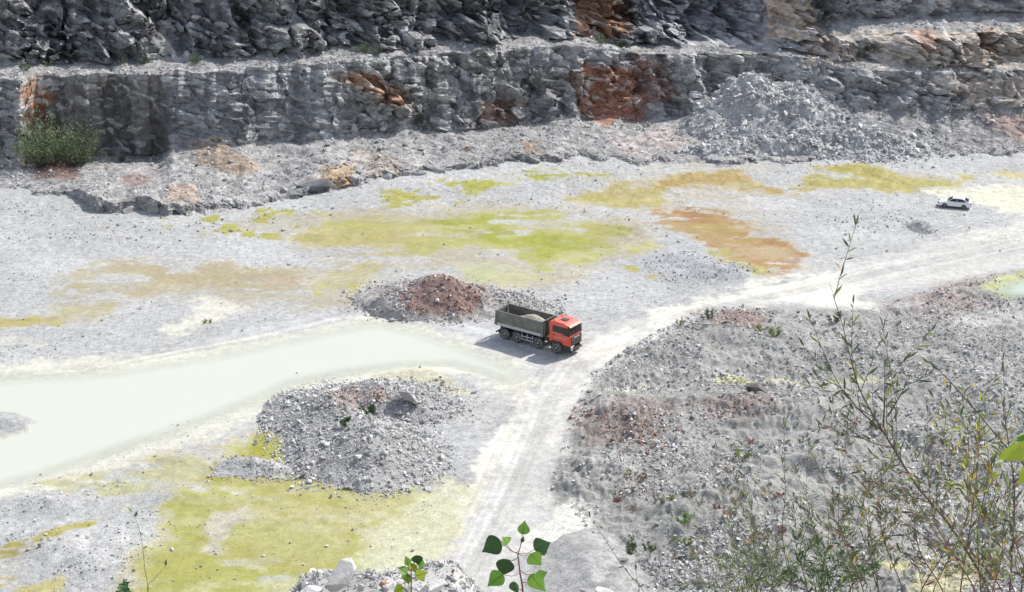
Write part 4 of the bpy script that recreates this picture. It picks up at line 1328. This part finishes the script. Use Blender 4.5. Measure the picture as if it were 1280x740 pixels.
spread([(780,440),(880,395),(960,390),(1070,395),(1060,470),(800,500)], 34, 21, .5, 1.05, 'angular grey boulder lying in the rubble between haul road and yellow strip', 'boulders in the upper right rubble', clump(201, -.2, .4))
spread([(750,520),(1000,495),(1200,520),(1260,640),(1100,730),(820,730),(720,600)], 46, 22, .45, .9, 'angular grey boulder lying in the rubble below the yellow strip', 'boulders in the lower right rubble', clump(201, -.2, .4))
spread([(1090,400),(1200,400),(1260,460),(1240,520),(1100,500)], 16, 23, .4, .9, 'grey boulder lying on the rubble ground below the turquoise pool', 'boulders below the turquoise pool')
spread([(70,275),(330,265),(440,245),(470,265),(330,300),(150,310),(20,290)], 24, 24, .4, .9, 'pale stone lying on the left pit floor in front of the low ledge', 'stones in front of the low ledge')
spread([(560,300),(640,305),(770,345),(760,380),(690,360)], 8, 25, .3, .55, 'small grey stone lying on the pit floor behind the truck', 'stones behind the truck')
spread([(20,600),(120,590),(220,640),(180,720),(60,740),(0,660)], 18, 26, .3, .6, 'pale stone lying on the gravel banks at the lower left', 'stones on the lower left gravel banks')
# by hand
def MP(px, py, h):
    x, y = G(px, py, h)
    return (float(x), float(y), h - .3)
boulder(floor_pt(945, 503), 2.9, 'large dark brown boulder lying below the thin yellow strip', mat=earth_mat('dark_boulder', 4, .3, .6, .06, attr=False, base=(.17, .155, .145)), sc=(1.2, .8, .75))
boulder(MP(508, 494, 2.0), 2.9, 'large grey boulder on the top of the rubble mound', sc=(1.2, .9, .7), shape=2)
boulder(floor_pt(884, 394), 1.2, 'pale boulder on the red earth beside the haul road', shape=3)
boulder(floor_pt(540, 214), 1.0, 'lone stone on the far pit floor between yellow pools') if False else None
rr = np.where((CSEG[:, 0] > 2.0) & (CSEG[:, 0] < 2.9))[0]
for i in range(46):
    p = CLIFF[rr[rb.randrange(len(rr))], int(np.searchsorted(CPX, rb.uniform(10, 830)))]
    boulder(p, rb.uniform(.6, 1.5), 'angular grey boulder fallen on the slope below the wall', 'boulders on the slope below the wall')
# broken blocks of the low ledge
for (qx, qy, s, a) in ((100,258,2.2,0),(125,260,3.6,.2),(165,262,3.2,-.2),(205,258,3.4,.3),(245,254,2.8,0),(285,250,3.0,.2),(330,246,2.6,-.3),(355,242,2.4,.1),(455,226,2.6,.4),(480,222,2.2,0),(520,218,2.6,.4),(545,214,2.8,.2),(590,208,2.8,0),(620,206,2.2,.3),(655,200,2.4,.2),(690,196,1.6,0)):
    p = floor_pt(qx, qy + 3)
    boulder((p[0], p[1] + 1.0, max(p[2], -.2)), s * 1.25, 'broad rock block standing out of the low ledge at the slope foot', 'rock blocks of the low ledge', sc=(1.15, .8, .95), sink=.3)
boulder(floor_pt(392, 240), 4.6, 'long dark slab of rock with a rusty end at the slope foot', mat=earth_mat('dark_slab', 2, .5, .8, .1, attr=False, base=(.15, .15, .165)), sc=(1.5, .7, .8), rot=(0, .05, .25), sink=.05, name='rock_slab', cat='rock slab')
boulder(floor_pt(424, 234), 3.4, 'rusty orange rock block at the right end of the dark slab', mat=earth_mat('rusty_block', 2, .5, .8, .1, attr=False, base=(.40, .26, .15)), sc=(1.3, .7, .8), rot=(0, .1, .3), sink=.05, name='rock_block', cat='rock')
# ------------------------------------------------------------------ stones on the rim of the near slope
def near_pt(px, depth):
    """point on the near slope in the photo column px at a given depth"""
    X = (px - 640) / F * depth
    y = np.linspace(0, 60, 3000)
    z = nearZ(np.full_like(y, X), y)
    i = int(np.argmin(np.abs(y * CP + (H - z) * SP - depth)))
    return Vector((X, float(y[i]), float(z[i])))
M_pale = earth_mat('pale_boulder', 14, .25, .6, .03, attr=False, base=(.60, .59, .57))
def rim_stone(px, py, depth, wpx, label, group=None, sc=(1, .8, .8), shape=None, mat=None, rot=None):
    p = PT(px, py, depth)
    return boulder(p, wpx * depth / F, label, group, shape, mat, sc, rot, sink=.3)
rim_stone(424, 719, 20.0, 62, 'large white boulder on the rim at the bottom left of centre', None, (1, .8, .95), 1, M_pale)
rim_stone(388, 738, 20, 36, 'white boulder left of the largest white boulder on the rim', None, (1.2, .8, .6), 4, M_pale)
rim_stone(542, 735, 19.6, 38, 'white boulder right of the small sapling on the rim', None, (1, .8, .7), 5, M_pale)
rim_stone(757, 742, 19.6, 40, 'white boulder on the rim at the foot of the grey sand heap', None, (1.2, .8, .7), 6, M_pale)
rim_stone(532, 738, 19.2, 24, 'dark grey stone against the white boulder on the rim', None, (1, .8, .7), 2)
for px, py, w_ in ((402,735,14),(450,735,22),(465,722,16),(480,738,20),(498,730,14),(508,738,18),(566,738,20),(585,732,12),(600,738,14),(440,716,10),(470,738,14),(556,728,10),(576,740,18),(700,742,22),(728,738,12)):
    rim_stone(px, py, rb.uniform(19.0, 20.4), w_, 'small grey stone on the rubble rim at the bottom edge', 'stones on the rubble rim')
g2 = np.random.default_rng(66)
n = 16000
X = g2.uniform(-6, 6, n); Y = g2.uniform(16.5, 22, n)
Z = nearZ(X, Y)
S = sizes(n, .035, .2, g2, 2.2)
o = stones('rim_gravel', np.stack([X, Y, Z], -1), S, greys(n, g2, (.43, .425, .42), .22, g2.uniform(0, 1, n) < .03, (.40, .24, .17)), seed=9)
props(o, kind='stuff')

# ------------------------------------------------------------------ plants
LG_D = leafmat('dark_green_leaf', (.020, .060, .012), (.040, .10, .02), .25)
LG_L = leafmat('light_green_leaf', (.10, .23, .022), (.15, .28, .04), .45)
LG_Y = leafmat('yellow_green_leaf', (.30, .40, .03), (.38, .44, .05), .5)
LG_W = leafmat('willow_leaf', (.055, .085, .035), (.11, .14, .065), .25)
LG_V = leafmat('pale_willow_leaf', (.15, .20, .06), (.24, .27, .10), .4)
LG_O = leafmat('yellow_leaf', (.48, .36, .03), (.45, .28, .04), .4)
LG_B = leafmat('bush_leaf', (.10, .145, .07), (.16, .21, .11), .25)
LG_R = leafmat('reddish_leaf', (.22, .06, .06), (.26, .10, .07), .3)
LG_DRY = leafmat('dry_leaf', (.20, .155, .085), (.28, .22, .13), .2)
STEM = paint('brown_stem', (.085, .055, .045), .7)
STEMR = paint('reddish_stem', (.16, .07, .05), .7)
STEMP = paint('pale_stalk', (.34, .30, .24), .8)

def tube(V, Q, pts, r0, r1, n=5):
    """append a tapering tube along pts"""
    pts = [Vector(p) for p in pts]
    base = len(V)
    for i, p in enumerate(pts):
        t = (pts[min(i + 1, len(pts) - 1)] - pts[max(i - 1, 0)]).normalized()
        a = t.cross(Vector((.3, .2, 1))).normalized()
        b = t.cross(a)
        r = r0 + (r1 - r0) * i / (len(pts) - 1)
        for k in range(n):
            w_ = 2 * math.pi * k / n
            V.append(p + a * (r * math.cos(w_)) + b * (r * math.sin(w_)))
    for i in range(len(pts) - 1):
        for k in range(n):
            Q.append((base + i * n + k, base + i * n + (k + 1) % n, base + (i + 1) * n + (k + 1) % n, base + (i + 1) * n + k))
    return V, Q

def curve(pts, sub=5):
    """Catmull-Rom through pts"""
    P = [Vector(p) for p in pts]
    P = [P[0] * 2 - P[1]] + P + [P[-1] * 2 - P[-2]]
    out = []
    for i in range(1, len(P) - 2):
        for k in range(sub):
            t = k / sub
            a, b, c, d = P[i - 1], P[i], P[i + 1], P[i + 2]
            out.append(.5 * ((2 * b) + (c - a) * t + (2 * a - 5 * b + 4 * c - d) * t * t + (3 * b - a - 3 * c + d) * t ** 3))
    out.append(P[-2])
    return out

LANCE = [(0, 0), (.12, .35), (.3, .85), (.5, 1), (.72, .72), (.9, .28), (1, 0)]
POPLAR = [(0, .02), (.03, .40), (.13, .76), (.27, .98), (.38, 1.0), (.52, .84), (.68, .52), (.82, .24), (.93, .07), (1, 0)]
ROUND = [(0, 0), (.06, .5), (.2, .9), (.45, 1), (.7, .75), (.9, .3), (1, 0)]

def leaf(V, Q, base, d, up, L, W, out=LANCE, fold=.25, curl=.15):
    """leaf blade with a folded midrib; quads each side"""
    d = d.normalized()
    s = d.cross(up)
    if s.length < 1e-4: s = d.cross(Vector((1, .2, .1)))
    s.normalize()
    u = s.cross(d).normalized()
    b0 = len(V)
    for x, w_ in out:
        c = base + d * (L * x) - u * (curl * L * x * x)
        e = W * .5 * w_
        V.append(c)
        V.append(c + s * e + u * (fold * e))
        V.append(c - s * e + u * (fold * e))
    for i in range(len(out) - 1):
        p, q = b0 + 3 * i, b0 + 3 * i + 3
        Q.append((p, q, q + 1, p + 1))
        Q.append((p, p + 2, q + 2, q))

def lmesh(name, V, Q, mat, parent, smooth=True):
    return npmesh(name, np.array([v[:] for v in V]), np.array(Q), mat, parent=parent, smooth=smooth)

# poplar sapling in the middle of the bottom edge
CAMP = Vector((0, 0, H))
def poplar(label, depth, stem_px, r, leaves):
    """leaves: (base px, tip px, width px, roll, material); stems traced from the photo at their own distance"""
    foot = near_pt(stem_px[0][0], depth)
    root = empty('poplar_sapling', foot)
    props(root, label, 'sapling')
    P = [PT(x, y, depth) for x, y in stem_px]
    pts = curve([foot - Vector((0, 0, .05))] + P, 6)
    V, Q = [], []
    tube(V, Q, [p - foot for p in pts], r, r * .55)
    top = P[1:]
    S_ = []
    for (att, bpx, tpx, wpx, roll, m, dz) in leaves:
        b, t = PT(*bpx, depth + dz), PT(*tpx, depth + dz * 1.3)
        a = PT(*att, depth)
        mid = (a + b) * .5 + Vector((0, 0, -.008))
        tube(V, Q, [p - foot for p in curve([a, mid, b], 3)], r * .35, r * .28, 4)
        S_.append((b, t, wpx, roll, m))
    lmesh('stem', V, Q, STEMR, root)
    for b, t, wpx, roll, m in S_:
        d = t - b
        view = (CAMP - b).normalized()
        up = (Matrix.Rotation(roll, 3, d.normalized()) @ view)
        V, Q = [], []
        leaf(V, Q, b - foot, d, up, d.length, wpx * depth / F / max(.35, abs(math.cos(roll))), POPLAR, .12, .12)
        lf = lmesh('leaf', V, Q, m, root)
        V, Q = [], []
        s_ = d.normalized().cross(up).normalized(); u_ = s_.cross(d.normalized()).normalized()
        rib_ = lambda x, off=0.0: b - foot + d * x - u_ * (.12 * d.length * x * x) + u_ * .0012 + s_ * off
        tube(V, Q, [rib_(x) for x in (0, .3, .6, .92)], .0010, .0004, 4)
        w2 = 0 and wpx * depth / F / max(.35, abs(math.cos(roll))) * .5
        for x in ():
            for sg in (-1, 1): tube(V, Q, [rib_(x), rib_(x + .13, sg * w2 * .42 * (1 - x * .6)) + u_ * .003, rib_(x + .2, sg * w2 * .72 * (1 - x * .85)) + u_ * .004], .0006, .0003, 3)
        lmesh('leaf_vein', V, Q, LG_L, lf)
    return root
poplar('poplar sapling with nine broad green leaves at the bottom centre', 5.2, [(653.6, 744), (650, 716), (647, 691)], .0042, [
    ((648,692), (653,668), (657,650), 16, .5, LG_L, .02),
    ((647,692), (626,676.5), (601.5,690), 26, .15, LG_D, -.03),
    ((646.5,691), (633.5,681), (629,670), 14, 1.15, LG_L, .0),
    ((647.5,697), (634,699), (626.5,722), 24, -.1, LG_D, .0),
    ((650,717), (629,718), (608,732), 22, .55, LG_L, -.05),
    ((648,692), (668,687), (689,677), 24, -.3, LG_D, .03),
    ((648.5,693), (663,692), (677,708), 21, .35, LG_L, .0),
    ((651,713), (663,718), (682,742), 20, .5, LG_L, .0),
    ((652,728), (668,722), (686,716), 16, .9, LG_L, .04),
    ((653,738), (641,727), (647,744), 12, 1.0, LG_D, -.02),
    ((647,690), (652,678), (655,670), 5, .3, LG_D, .0)])
poplar('small poplar sapling with light green leaves growing above the rim stones', 5.4, [(514, 744), (514, 730), (514, 712)], .0036, [
    ((514,714), (510,707), (507.5,694), 9, .9, LG_L, .0),
    ((514,713), (520.5,694), (523,707), 15, .2, LG_D, .02),
    ((514,713), (526,697), (524,713), 12, .7, LG_L, .03),
    ((514,716), (509,716), (496.5,708), 11, .6, LG_L, -.02),
    ((514,714), (514,704), (520,718), 11, .5, LG_Y, .02),
    ((514.5,722), (520,720), (535,716), 15, .4, LG_Y, .0),
    ((514,722), (508,716), (510,732), 13, .6, LG_L, .02),
    ((514,735), (504,734), (490,742), 13, .4, LG_Y, .0)])

def twiggy(label, name, cat, depth, stems, seed, leafL, mats, dens, r0=.006, group=None, twigs=0, twigL=.25, stemmat=STEM, bare=.25, hang=0.0, out=LANCE, wl=.17, footed=True, twl=1.0):
    """shrub of traced stems with alternate leaves; mats: list of (material, part name, weight)"""
    rd = random.Random(seed)
    px0 = stems[0][0][0]
    foot = near_pt(px0, depth) if footed else PT(*stems[0][0], depth)
    root = empty(name, foot)
    props(root, label, cat, group)
    VS, QS = [], []
    LV = {m[1]: ([], []) for m in mats}
    def put(p, d, L):
        k = rd.random() * sum(m[2] for m in mats)
        for m in mats:
            k -= m[2]
            if k <= 0: break
        V, Q = LV[m[1]]
        leaf(V, Q, p - foot, d, Vector((rd.uniform(-.7, .7), rd.uniform(-1, .1), rd.uniform(.2, 1))), L, L * wl * rd.uniform(.8, 1.25), out, rd.uniform(.1, .5), rd.uniform(0, .3))
    def dress(pts, bare_, L0, dn):
        tot = 0
        acc = 0
        n = len(pts)
        for i in range(n - 1):
            seg = pts[i + 1] - pts[i]
            f = i / n
            if f < bare_: continue
            acc += seg.length * dn
            while acc > 1:
                acc -= 1
                t = seg.normalized()
                side = t.orthogonal().normalized()
                side.rotate(Matrix.Rotation(rd.uniform(0, 6.28), 3, t))
                dd = (t * rd.uniform(.5, 1.1) + side * rd.uniform(.4, .9) + Vector((0, 0, -hang)))
                put(pts[i] + seg * rd.random(), dd, L0 * rd.uniform(.6, 1.15) * (1 - .25 * f))
        put(pts[-1], (pts[-1] - pts[-2]) + Vector((0, 0, .02)), L0 * .8)
    for st in stems:
        dj = depth + rd.uniform(-.5, .5)
        P = [PT(x, y, dj + .35 * (len(st) - 1 - 2 * i) / max(1, len(st) - 1) * rd.uniform(.2, 1)) for i, (x, y) in enumerate(st)]
        if footed:
            g = near_pt(st[0][0], depth)
            if st[0][1] > 725: P = [g - Vector((0, 0, .04))] + P
        pts = curve(P, 7)
        tube(VS, QS, [p - foot for p in pts], r0 * rd.uniform(.7, 1.2), r0 * .22)
        dress(pts, bare, leafL, dens)
        for k in range(int(twigs * len(pts) / 14)):
            i = rd.randrange(int(len(pts) * .25), len(pts) - 1)
            t = (pts[i + 1] - pts[i]).normalized()
            s = t.orthogonal().normalized(); s.rotate(Matrix.Rotation(rd.uniform(0, 6.28), 3, t))
            L = twigL * rd.uniform(.5, 1.3) * twl
            q = [pts[i], pts[i] + (t * .8 + s * .55) * L * .5, pts[i] + (t * 1.0 + s * .75 + Vector((0, 0, .12))) * L]
            tp = curve(q, 4)
            tube(VS, QS, [p - foot for p in tp], r0 * .35, r0 * .14, 4)
            dress(tp, .2, leafL * .85, dens * 1.3)
    lmesh('stem', VS, QS, stemmat, root)
    for m in mats:
        V, Q = LV[m[1]]
        if V: lmesh(m[1], V, Q, m[0], root)
    return root
WM = [(LG_W, 'foliage', 6), (LG_V, 'pale_foliage', 2), (LG_O, 'yellow_foliage', .25)]
twiggy('tall leaning willow shrub whose thin tip rises over the junction at right', 'willow_shrub', 'shrub', 7.5, [
    [(1238,744),(1190,661),(1146,607),(1118,562),(1100,533),(1076,490),(1065,455),(1053,406),(1041,368)],
    [(1120,560),(1090,553),(1060,536),(1040,520)], [(1104,540),(1072,510),(1052,486),(1021,470)], [(1110,520),(1122,500),(1134,478)], [(1104,534),(1106,495),(1106,460)]], 3, .085, WM, 20, .0065, twigs=2.6)
twiggy('bare-topped willow stem slanting across the right edge', 'willow_shrub', 'shrub', 7.2, [
    [(1320,744),(1290,602),(1252,552),(1208,500),(1171,460),(1154,452)],
    [(1215,508),(1206,490),(1222,478)], [(1262,744),(1268,620),(1260,549),(1252,498)], [(1276,744),(1290,640),(1276,560),(1284,510)]], 4, .08, WM, 9, .0055, twigs=1.6)
twiggy('upright willow shrub with yellowing leaves near the right edge', 'willow_shrub', 'shrub', 7.0, [
    [(1165,744),(1198,675),(1211,629),(1210,540),(1204,505)], [(1226,744),(1222,660),(1236,590),(1228,520)], [(1240,744),(1252,690),(1227,645),(1216,600)],
    [(1200,744),(1214,650),(1224,560),(1220,528)]], 5, .075, [(LG_V, 'pale_foliage', 5), (LG_W, 'foliage', 3), (LG_O, 'yellow_foliage', 1.2), (LG_Y, 'fresh_foliage', 1.5)], 30, .0045, twigs=3.8, stemmat=STEMR)
twiggy('low willow shrub with crossing reddish twigs at the bottom right', 'willow_shrub', 'shrub', 6.8, [
    [(1246,744),(1200,700),(1155,670),(1110,640)], [(1098,744),(1092,691),(1079,629)], [(1130,744),(1110,690),(1098,640),(1096,590)], [(1180,744),(1150,690),(1140,640),(1118,600)],
    [(1220,744),(1190,690),(1168,650),(1160,600)], [(1270,744),(1240,700),(1236,650),(1250,600)], [(1080,744),(1060,690),(1040,640)], [(1290,744),(1270,680),(1262,640),(1270,590)], [(1150,744),(1180,690),(1196,640)],
    [(1255,744),(1215,690),(1180,640),(1150,610)], [(1288,744),(1255,690),(1225,640)], [(1060,744),(1085,700),(1120,660)]], 6, .065, WM + [(LG_R, 'red_foliage', .5)], 30, .0046, twigs=4.2, stemmat=STEMR, bare=.3)
twiggy('sparse willow shrub with thin twigs over the lower right rubble', 'willow_shrub', 'shrub', 7.8, [
    [(1064,744),(1050,680),(1050,600),(1064,540)], [(1010,744),(1000,690),(1012,640),(996,590)], [(1040,744),(1072,690),(1104,650)], [(968,744),(956,690),(940,640),(948,590)], [(1066,744),(1066,660),(1066,640)],
    [(990,744),(978,670),(982,610),(974,560)], [(1100,744),(1074,660),(1032,600),(1012,560)], [(1030,744),(1036,650),(1024,590)]], 7, .06, WM, 17, .0034, twigs=3.2, bare=.3)
twiggy('sparse thin-stemmed weeds standing over the middle of the right rubble', 'weed', 'weed', 8.2, [
    [(923,744),(900,706),(874,678),(842,648)], [(935,744),(922,690),(905,640),(908,600)], [(880,744),(872,700),(856,660)], [(900,744),(930,680),(936,630)], [(950,744),(925,660),(918,600)]], 8, .05, WM, 11, .0026, twigs=1.4, stemmat=STEMP, bare=.3)
twiggy('dark green bushy weed with narrow leaves at the bottom edge', 'weed', 'weed', 7.4, [
    [(1020,744),(1010,705),(1000,690)], [(1026,744),(1030,700),(1038,684)], [(1034,744),(1046,715),(1054,694)], [(1012,744),(996,720),(985,712)], [(1030,744),(1022,690),(1018,676)], [(1040,744),(1058,725),(1068,716)]], 9, .06, [(LG_D, 'foliage', 4), (LG_W, 'dull_foliage', 4), (LG_L, 'fresh_foliage', .8)], 90, .003, twigs=3, bare=.05, wl=.14)
twiggy('silvery narrow-leaved weed spreading along the bottom edge', 'weed', 'weed', 7.4, [
    [(930,744),(915,722),(898,712)], [(940,744),(935,715),(922,700)], [(950,744),(962,712),(966,695)], [(946,744),(948,705),(940,692)], [(960,744),(980,722),(990,706)], [(925,744),(900,735),(880,728)]], 10, .075, [(LG_W, 'foliage', 4), (LG_V, 'pale_foliage', 4)], 60, .003, twigs=3, bare=.05, wl=.11)
twiggy('thin arching twig with few small leaves over the sand heap', 'weed', 'weed', 7.8, [
    [(806,744),(785,716),(769,694),(758,677),(748,662),(738,648)], [(800,744),(797,728),(795,712)]], 11, .05, [(LG_W, 'foliage', 1)], 16, .0026, bare=.2, wl=.2)
twiggy('lone thin weed with few leaves at the bottom left', 'weed', 'weed', 6.5, [
    [(186,744),(181,712),(178,680),(172,655),(165,640)], [(184,738),(192,725),(200,716),(207,708)]], 12, .05, [(LG_L, 'fresh_foliage', 1), (LG_W, 'foliage', 1.6)], 14, .002, bare=.45, wl=.25)
twiggy('young green leaf sprout beside a white stone at the bottom left', 'weed', 'weed', 6.5, [[(153,748),(154,738),(156,730)]], 13, .05, [(LG_D, 'foliage', 1)], 40, .002, bare=.0, wl=.5, out=ROUND)
rim_stone(158, 729, 6.45, 10, 'small white stone beside the green sprout at the bottom left', None, (1, .8, .8), 3, M_pale, None)
# vine leaves coming in at the right edge
def vine():
    depth = 5.0
    foot = near_pt(1290, depth)
    root = empty('maple_sapling', foot)
    props(root, 'bright yellow-green lobed leaves of a sapling cut by the right edge', 'sapling')
    V, Q = [], []
    pts = curve([foot, PT(1300, 720, depth), PT(1294, 640, depth), PT(1286, 560, depth), PT(1284, 535, depth)], 6)
    tube(V, Q, [p - foot for p in pts], .005, .002)
    lmesh('stem', V, Q, STEM, root)
    LOBE = [(0, .05), (-.06, .45), (.12, .95), (.26, .72), (.34, 1.0), (.52, .70), (.60, .62), (.66, .66), (.82, .30), (1, 0)]
    for b, t, w_, roll, m in (((1285,561),(1248,572),27,.2,LG_Y), ((1291,582),(1272,605),20,.5,LG_Y), ((1290,545),(1266,549),16,.7,LG_L), ((1288,600),(1310,630),24,.3,LG_L), ((1286,540),(1300,515),22,.4,LG_L)):
        B, T = PT(*b, depth), PT(*t, depth - .03)
        d = T - B
        up = Matrix.Rotation(roll, 3, d.normalized()) @ (CAMP - B).normalized()
        V, Q = [], []
        leaf(V, Q, B - foot, d, up, d.length, w_ * depth / F, LOBE, .1, .12)
        lmesh('leaf', V, Q, m, root)
vine()

# bushes and weeds on the benches and on the rubble
def bush(name, label, cat, loc, rx, rz_, n, L, mats, seed, group=None, spiky=.5):
    rd = random.Random(seed)
    root = empty(name, loc)
    props(root, label, cat, group)
    VS, QS = [], []
    LV = [([], []) for _ in mats]
    ns = max(5, n // 45)
    tips = []
    for i in range(ns):
        a = rd.uniform(0, 6.28)
        rr_ = rx * math.sqrt(rd.random())
        top = Vector((rr_ * math.cos(a), rr_ * math.sin(a) * .8, rz_ * (1 - .5 * (rr_ / rx) ** 2) * rd.uniform(.4, 1.12)))
        base = Vector((top.x * .25, top.y * .25, -.1))
        mid = (base + top) * .5 + Vector((top.x * .12, top.y * .12, .05 * rz_))
        pts = curve([base, mid, top], 5)
        tube(VS, QS, pts, L * .09, L * .03, 4)
        for k in range(n // ns):
            f = rd.uniform(.2, 1)
            p = pts[min(len(pts) - 1, int(f * len(pts)))]
            q = p + Vector((rd.gauss(0, .075), rd.gauss(0, .075), rd.gauss(0, .05))) * rx
            d = Vector((rd.gauss(0, .5) + top.x / rx * .4, rd.gauss(0, .5) + top.y / rx * .4, rd.uniform(.1, 1.2) * spiky * 2))
            V, Q = LV[rd.randrange(len(mats))]
            leaf(V, Q, q, d, Vector((rd.uniform(-1, 1), -.6, rd.uniform(0, 1))), L * rd.uniform(.6, 1.3), L * rd.uniform(.22, .36), LANCE, .2, .2)
    lmesh('stem', VS, QS, STEM, root)
    for (m, nm), (V, Q) in zip(mats, LV):
        if V: lmesh(nm, V, Q, m, root)
BM = [(LG_B, 'foliage'), (LG_W, 'dark_foliage')]
p = cliff_pt(58, 2.75); bush('willow_bush', 'large willow bush growing before the dark wall at the left, light green side', 'bush', p, 4.9, 9.0, 4200, .34, [(LG_B, 'foliage'), (leafmat('bush_leaf_light', (.13, .20, .075), (.20, .27, .11), .25), 'light_foliage')], 1)
p = cliff_pt(97, 2.78); bush('willow_bush', 'large darker willow bush before the dark wall, right beside the lighter one', 'bush', p, 4.8, 7.6, 3800, .34, BM, 2)
for i, (px_, sg, rx, hz_, n, lb) in enumerate([
    (243, 4.55, 1.1, 2.3, 380, 'spiky green bush on the bench above the smooth dark wall'),
    (180, 4.75, .8, 1.4, 200, 'small green weed on the bench left of the spiky bush'),
    (153, 4.85, .7, 1.5, 160, 'small dark weed on the bench at the foot of the upper wall, left'),
    (30, 4.6, 1.2, 1.6, 260, 'green weed patch on the left end of the bench'),
    (60, 4.7, .7, 1.2, 140, 'little weed on the bench above the rusty rock'),
    (343, 4.9, .6, 1.6, 120, 'slender weed at the foot of the upper wall'),
    (452, 4.85, 1.3, 2.0, 360, 'dark green bush at the foot of the upper wall, left of its neighbour'),
    (468, 4.85, 1.1, 1.7, 300, 'dark green bush at the foot of the upper wall, right of its neighbour'),
    (519, 4.9, 1.5, 2.6, 420, 'tall dull green bush against the upper wall above the rusty streak'),
    (752, 4.7, 1.5, 1.7, 380, 'green bush on the bench above the red-brown wall'),
    (776, 4.6, 1.3, 1.3, 300, 'low green bush on the bench just right of the bush above the red wall'),
    (526, 3.1, 1.2, 2.2, 220, 'dark weed clinging low on the lower wall'),
    (152, 2.9, .8, 1.3, 160, 'small weed at the foot of the dark wall right of the big bushes'),
    (1085, 5.4, 1.6, 1.6, 260, 'dark green patch of weeds on the upper right bench')]):
    bush('bench_weed' if hz_ < 1.9 else 'bench_bush', lb, 'weed' if hz_ < 1.9 else 'bush', cliff_pt(px_, sg), rx, hz_, n, .3, BM, 20 + i)
def mound_pt(px, py, h):
    a, dy, dz = ray(px, py); t = (h - H) / dz
    return Vector((float(a * t), float(dy * t), h - .1))
for i, (px_, py_, h_, rx, hz_, n, lb, mm) in enumerate([
    (460, 513, 2.2, 1.25, .7, 320, 'bright green weed on the top of the rubble mound', LG_D),
    (431, 529, 2.2, 1.0, .6, 240, 'green weed on the rubble mound, lower and left of the brighter one', LG_D),
    (888, 399, .8, .5, 1.4, 160, 'small dark conifer-shaped weed on the red earth beside the haul road', LG_W),
    (970, 419, .9, .8, 1.0, 220, 'pale green tuft on the rubble beside the road', LG_V),
    (1043, 404, .5, 1.0, 1.6, 300, 'dull green weed clump at the edge of the cream patch', LG_W),
    (952, 412, .9, .8, .6, 140, 'pale dry tuft left of the green tuft on the rubble', LG_V),
    (850, 405, .3, .6, .9, 90, 'grey dry tuft at the road edge', LG_V),
    (1090, 535, .8, 1.0, 1.1, 200, 'green weed on the rubble left of the tall leaning willow', LG_W),
    (925, 572, 1.0, .9, 1.0, 220, 'yellow-green weed in the middle of the right rubble', LG_V),
    (856, 655, 1.4, .7, 1.2, 150, 'light green weed in the lower rubble', LG_L),
    (790, 690, .8, .8, 1.2, 220, 'dark weed at the edge of the grey sand heap', LG_W),
    (812, 688, .8, .6, .8, 140, 'small dark weed right of the weed by the sand heap', LG_W),
    (260, 402, .1, .8, .3, 90, 'thin grass tuft beside the cream patch on the left floor', LG_V)]):
    bush('rubble_weed', lb, 'weed', mound_pt(px_, py_, h_), rx, hz_, n, .26, [(mm, 'foliage')], 50 + i)
# low sprigs scattered over the lower right rubble
g3 = np.random.default_rng(91)
k = 0
px, py, X, Y = sample_px([(790,560),(1000,540),(1230,560),(1270,720),(1000,735),(830,720),(760,650)], 300, clump(231, -.1, .4), 91)
for i in range(min(90, len(X))):
    bush('rubble_sprig', 'little dull sprig growing in the lower right rubble', 'weed', (X[i], Y[i], float(floorZ(X[i:i+1], Y[i:i+1])[0])), float(g3.uniform(.35, .8)), float(g3.uniform(.4, 1.0)), int(g3.integers(40, 110)), .2, [([LG_W, LG_V, LG_DRY, LG_W, LG_DRY, LG_R][i % 6], 'foliage')], 200 + i, 'sprigs in the lower right rubble')
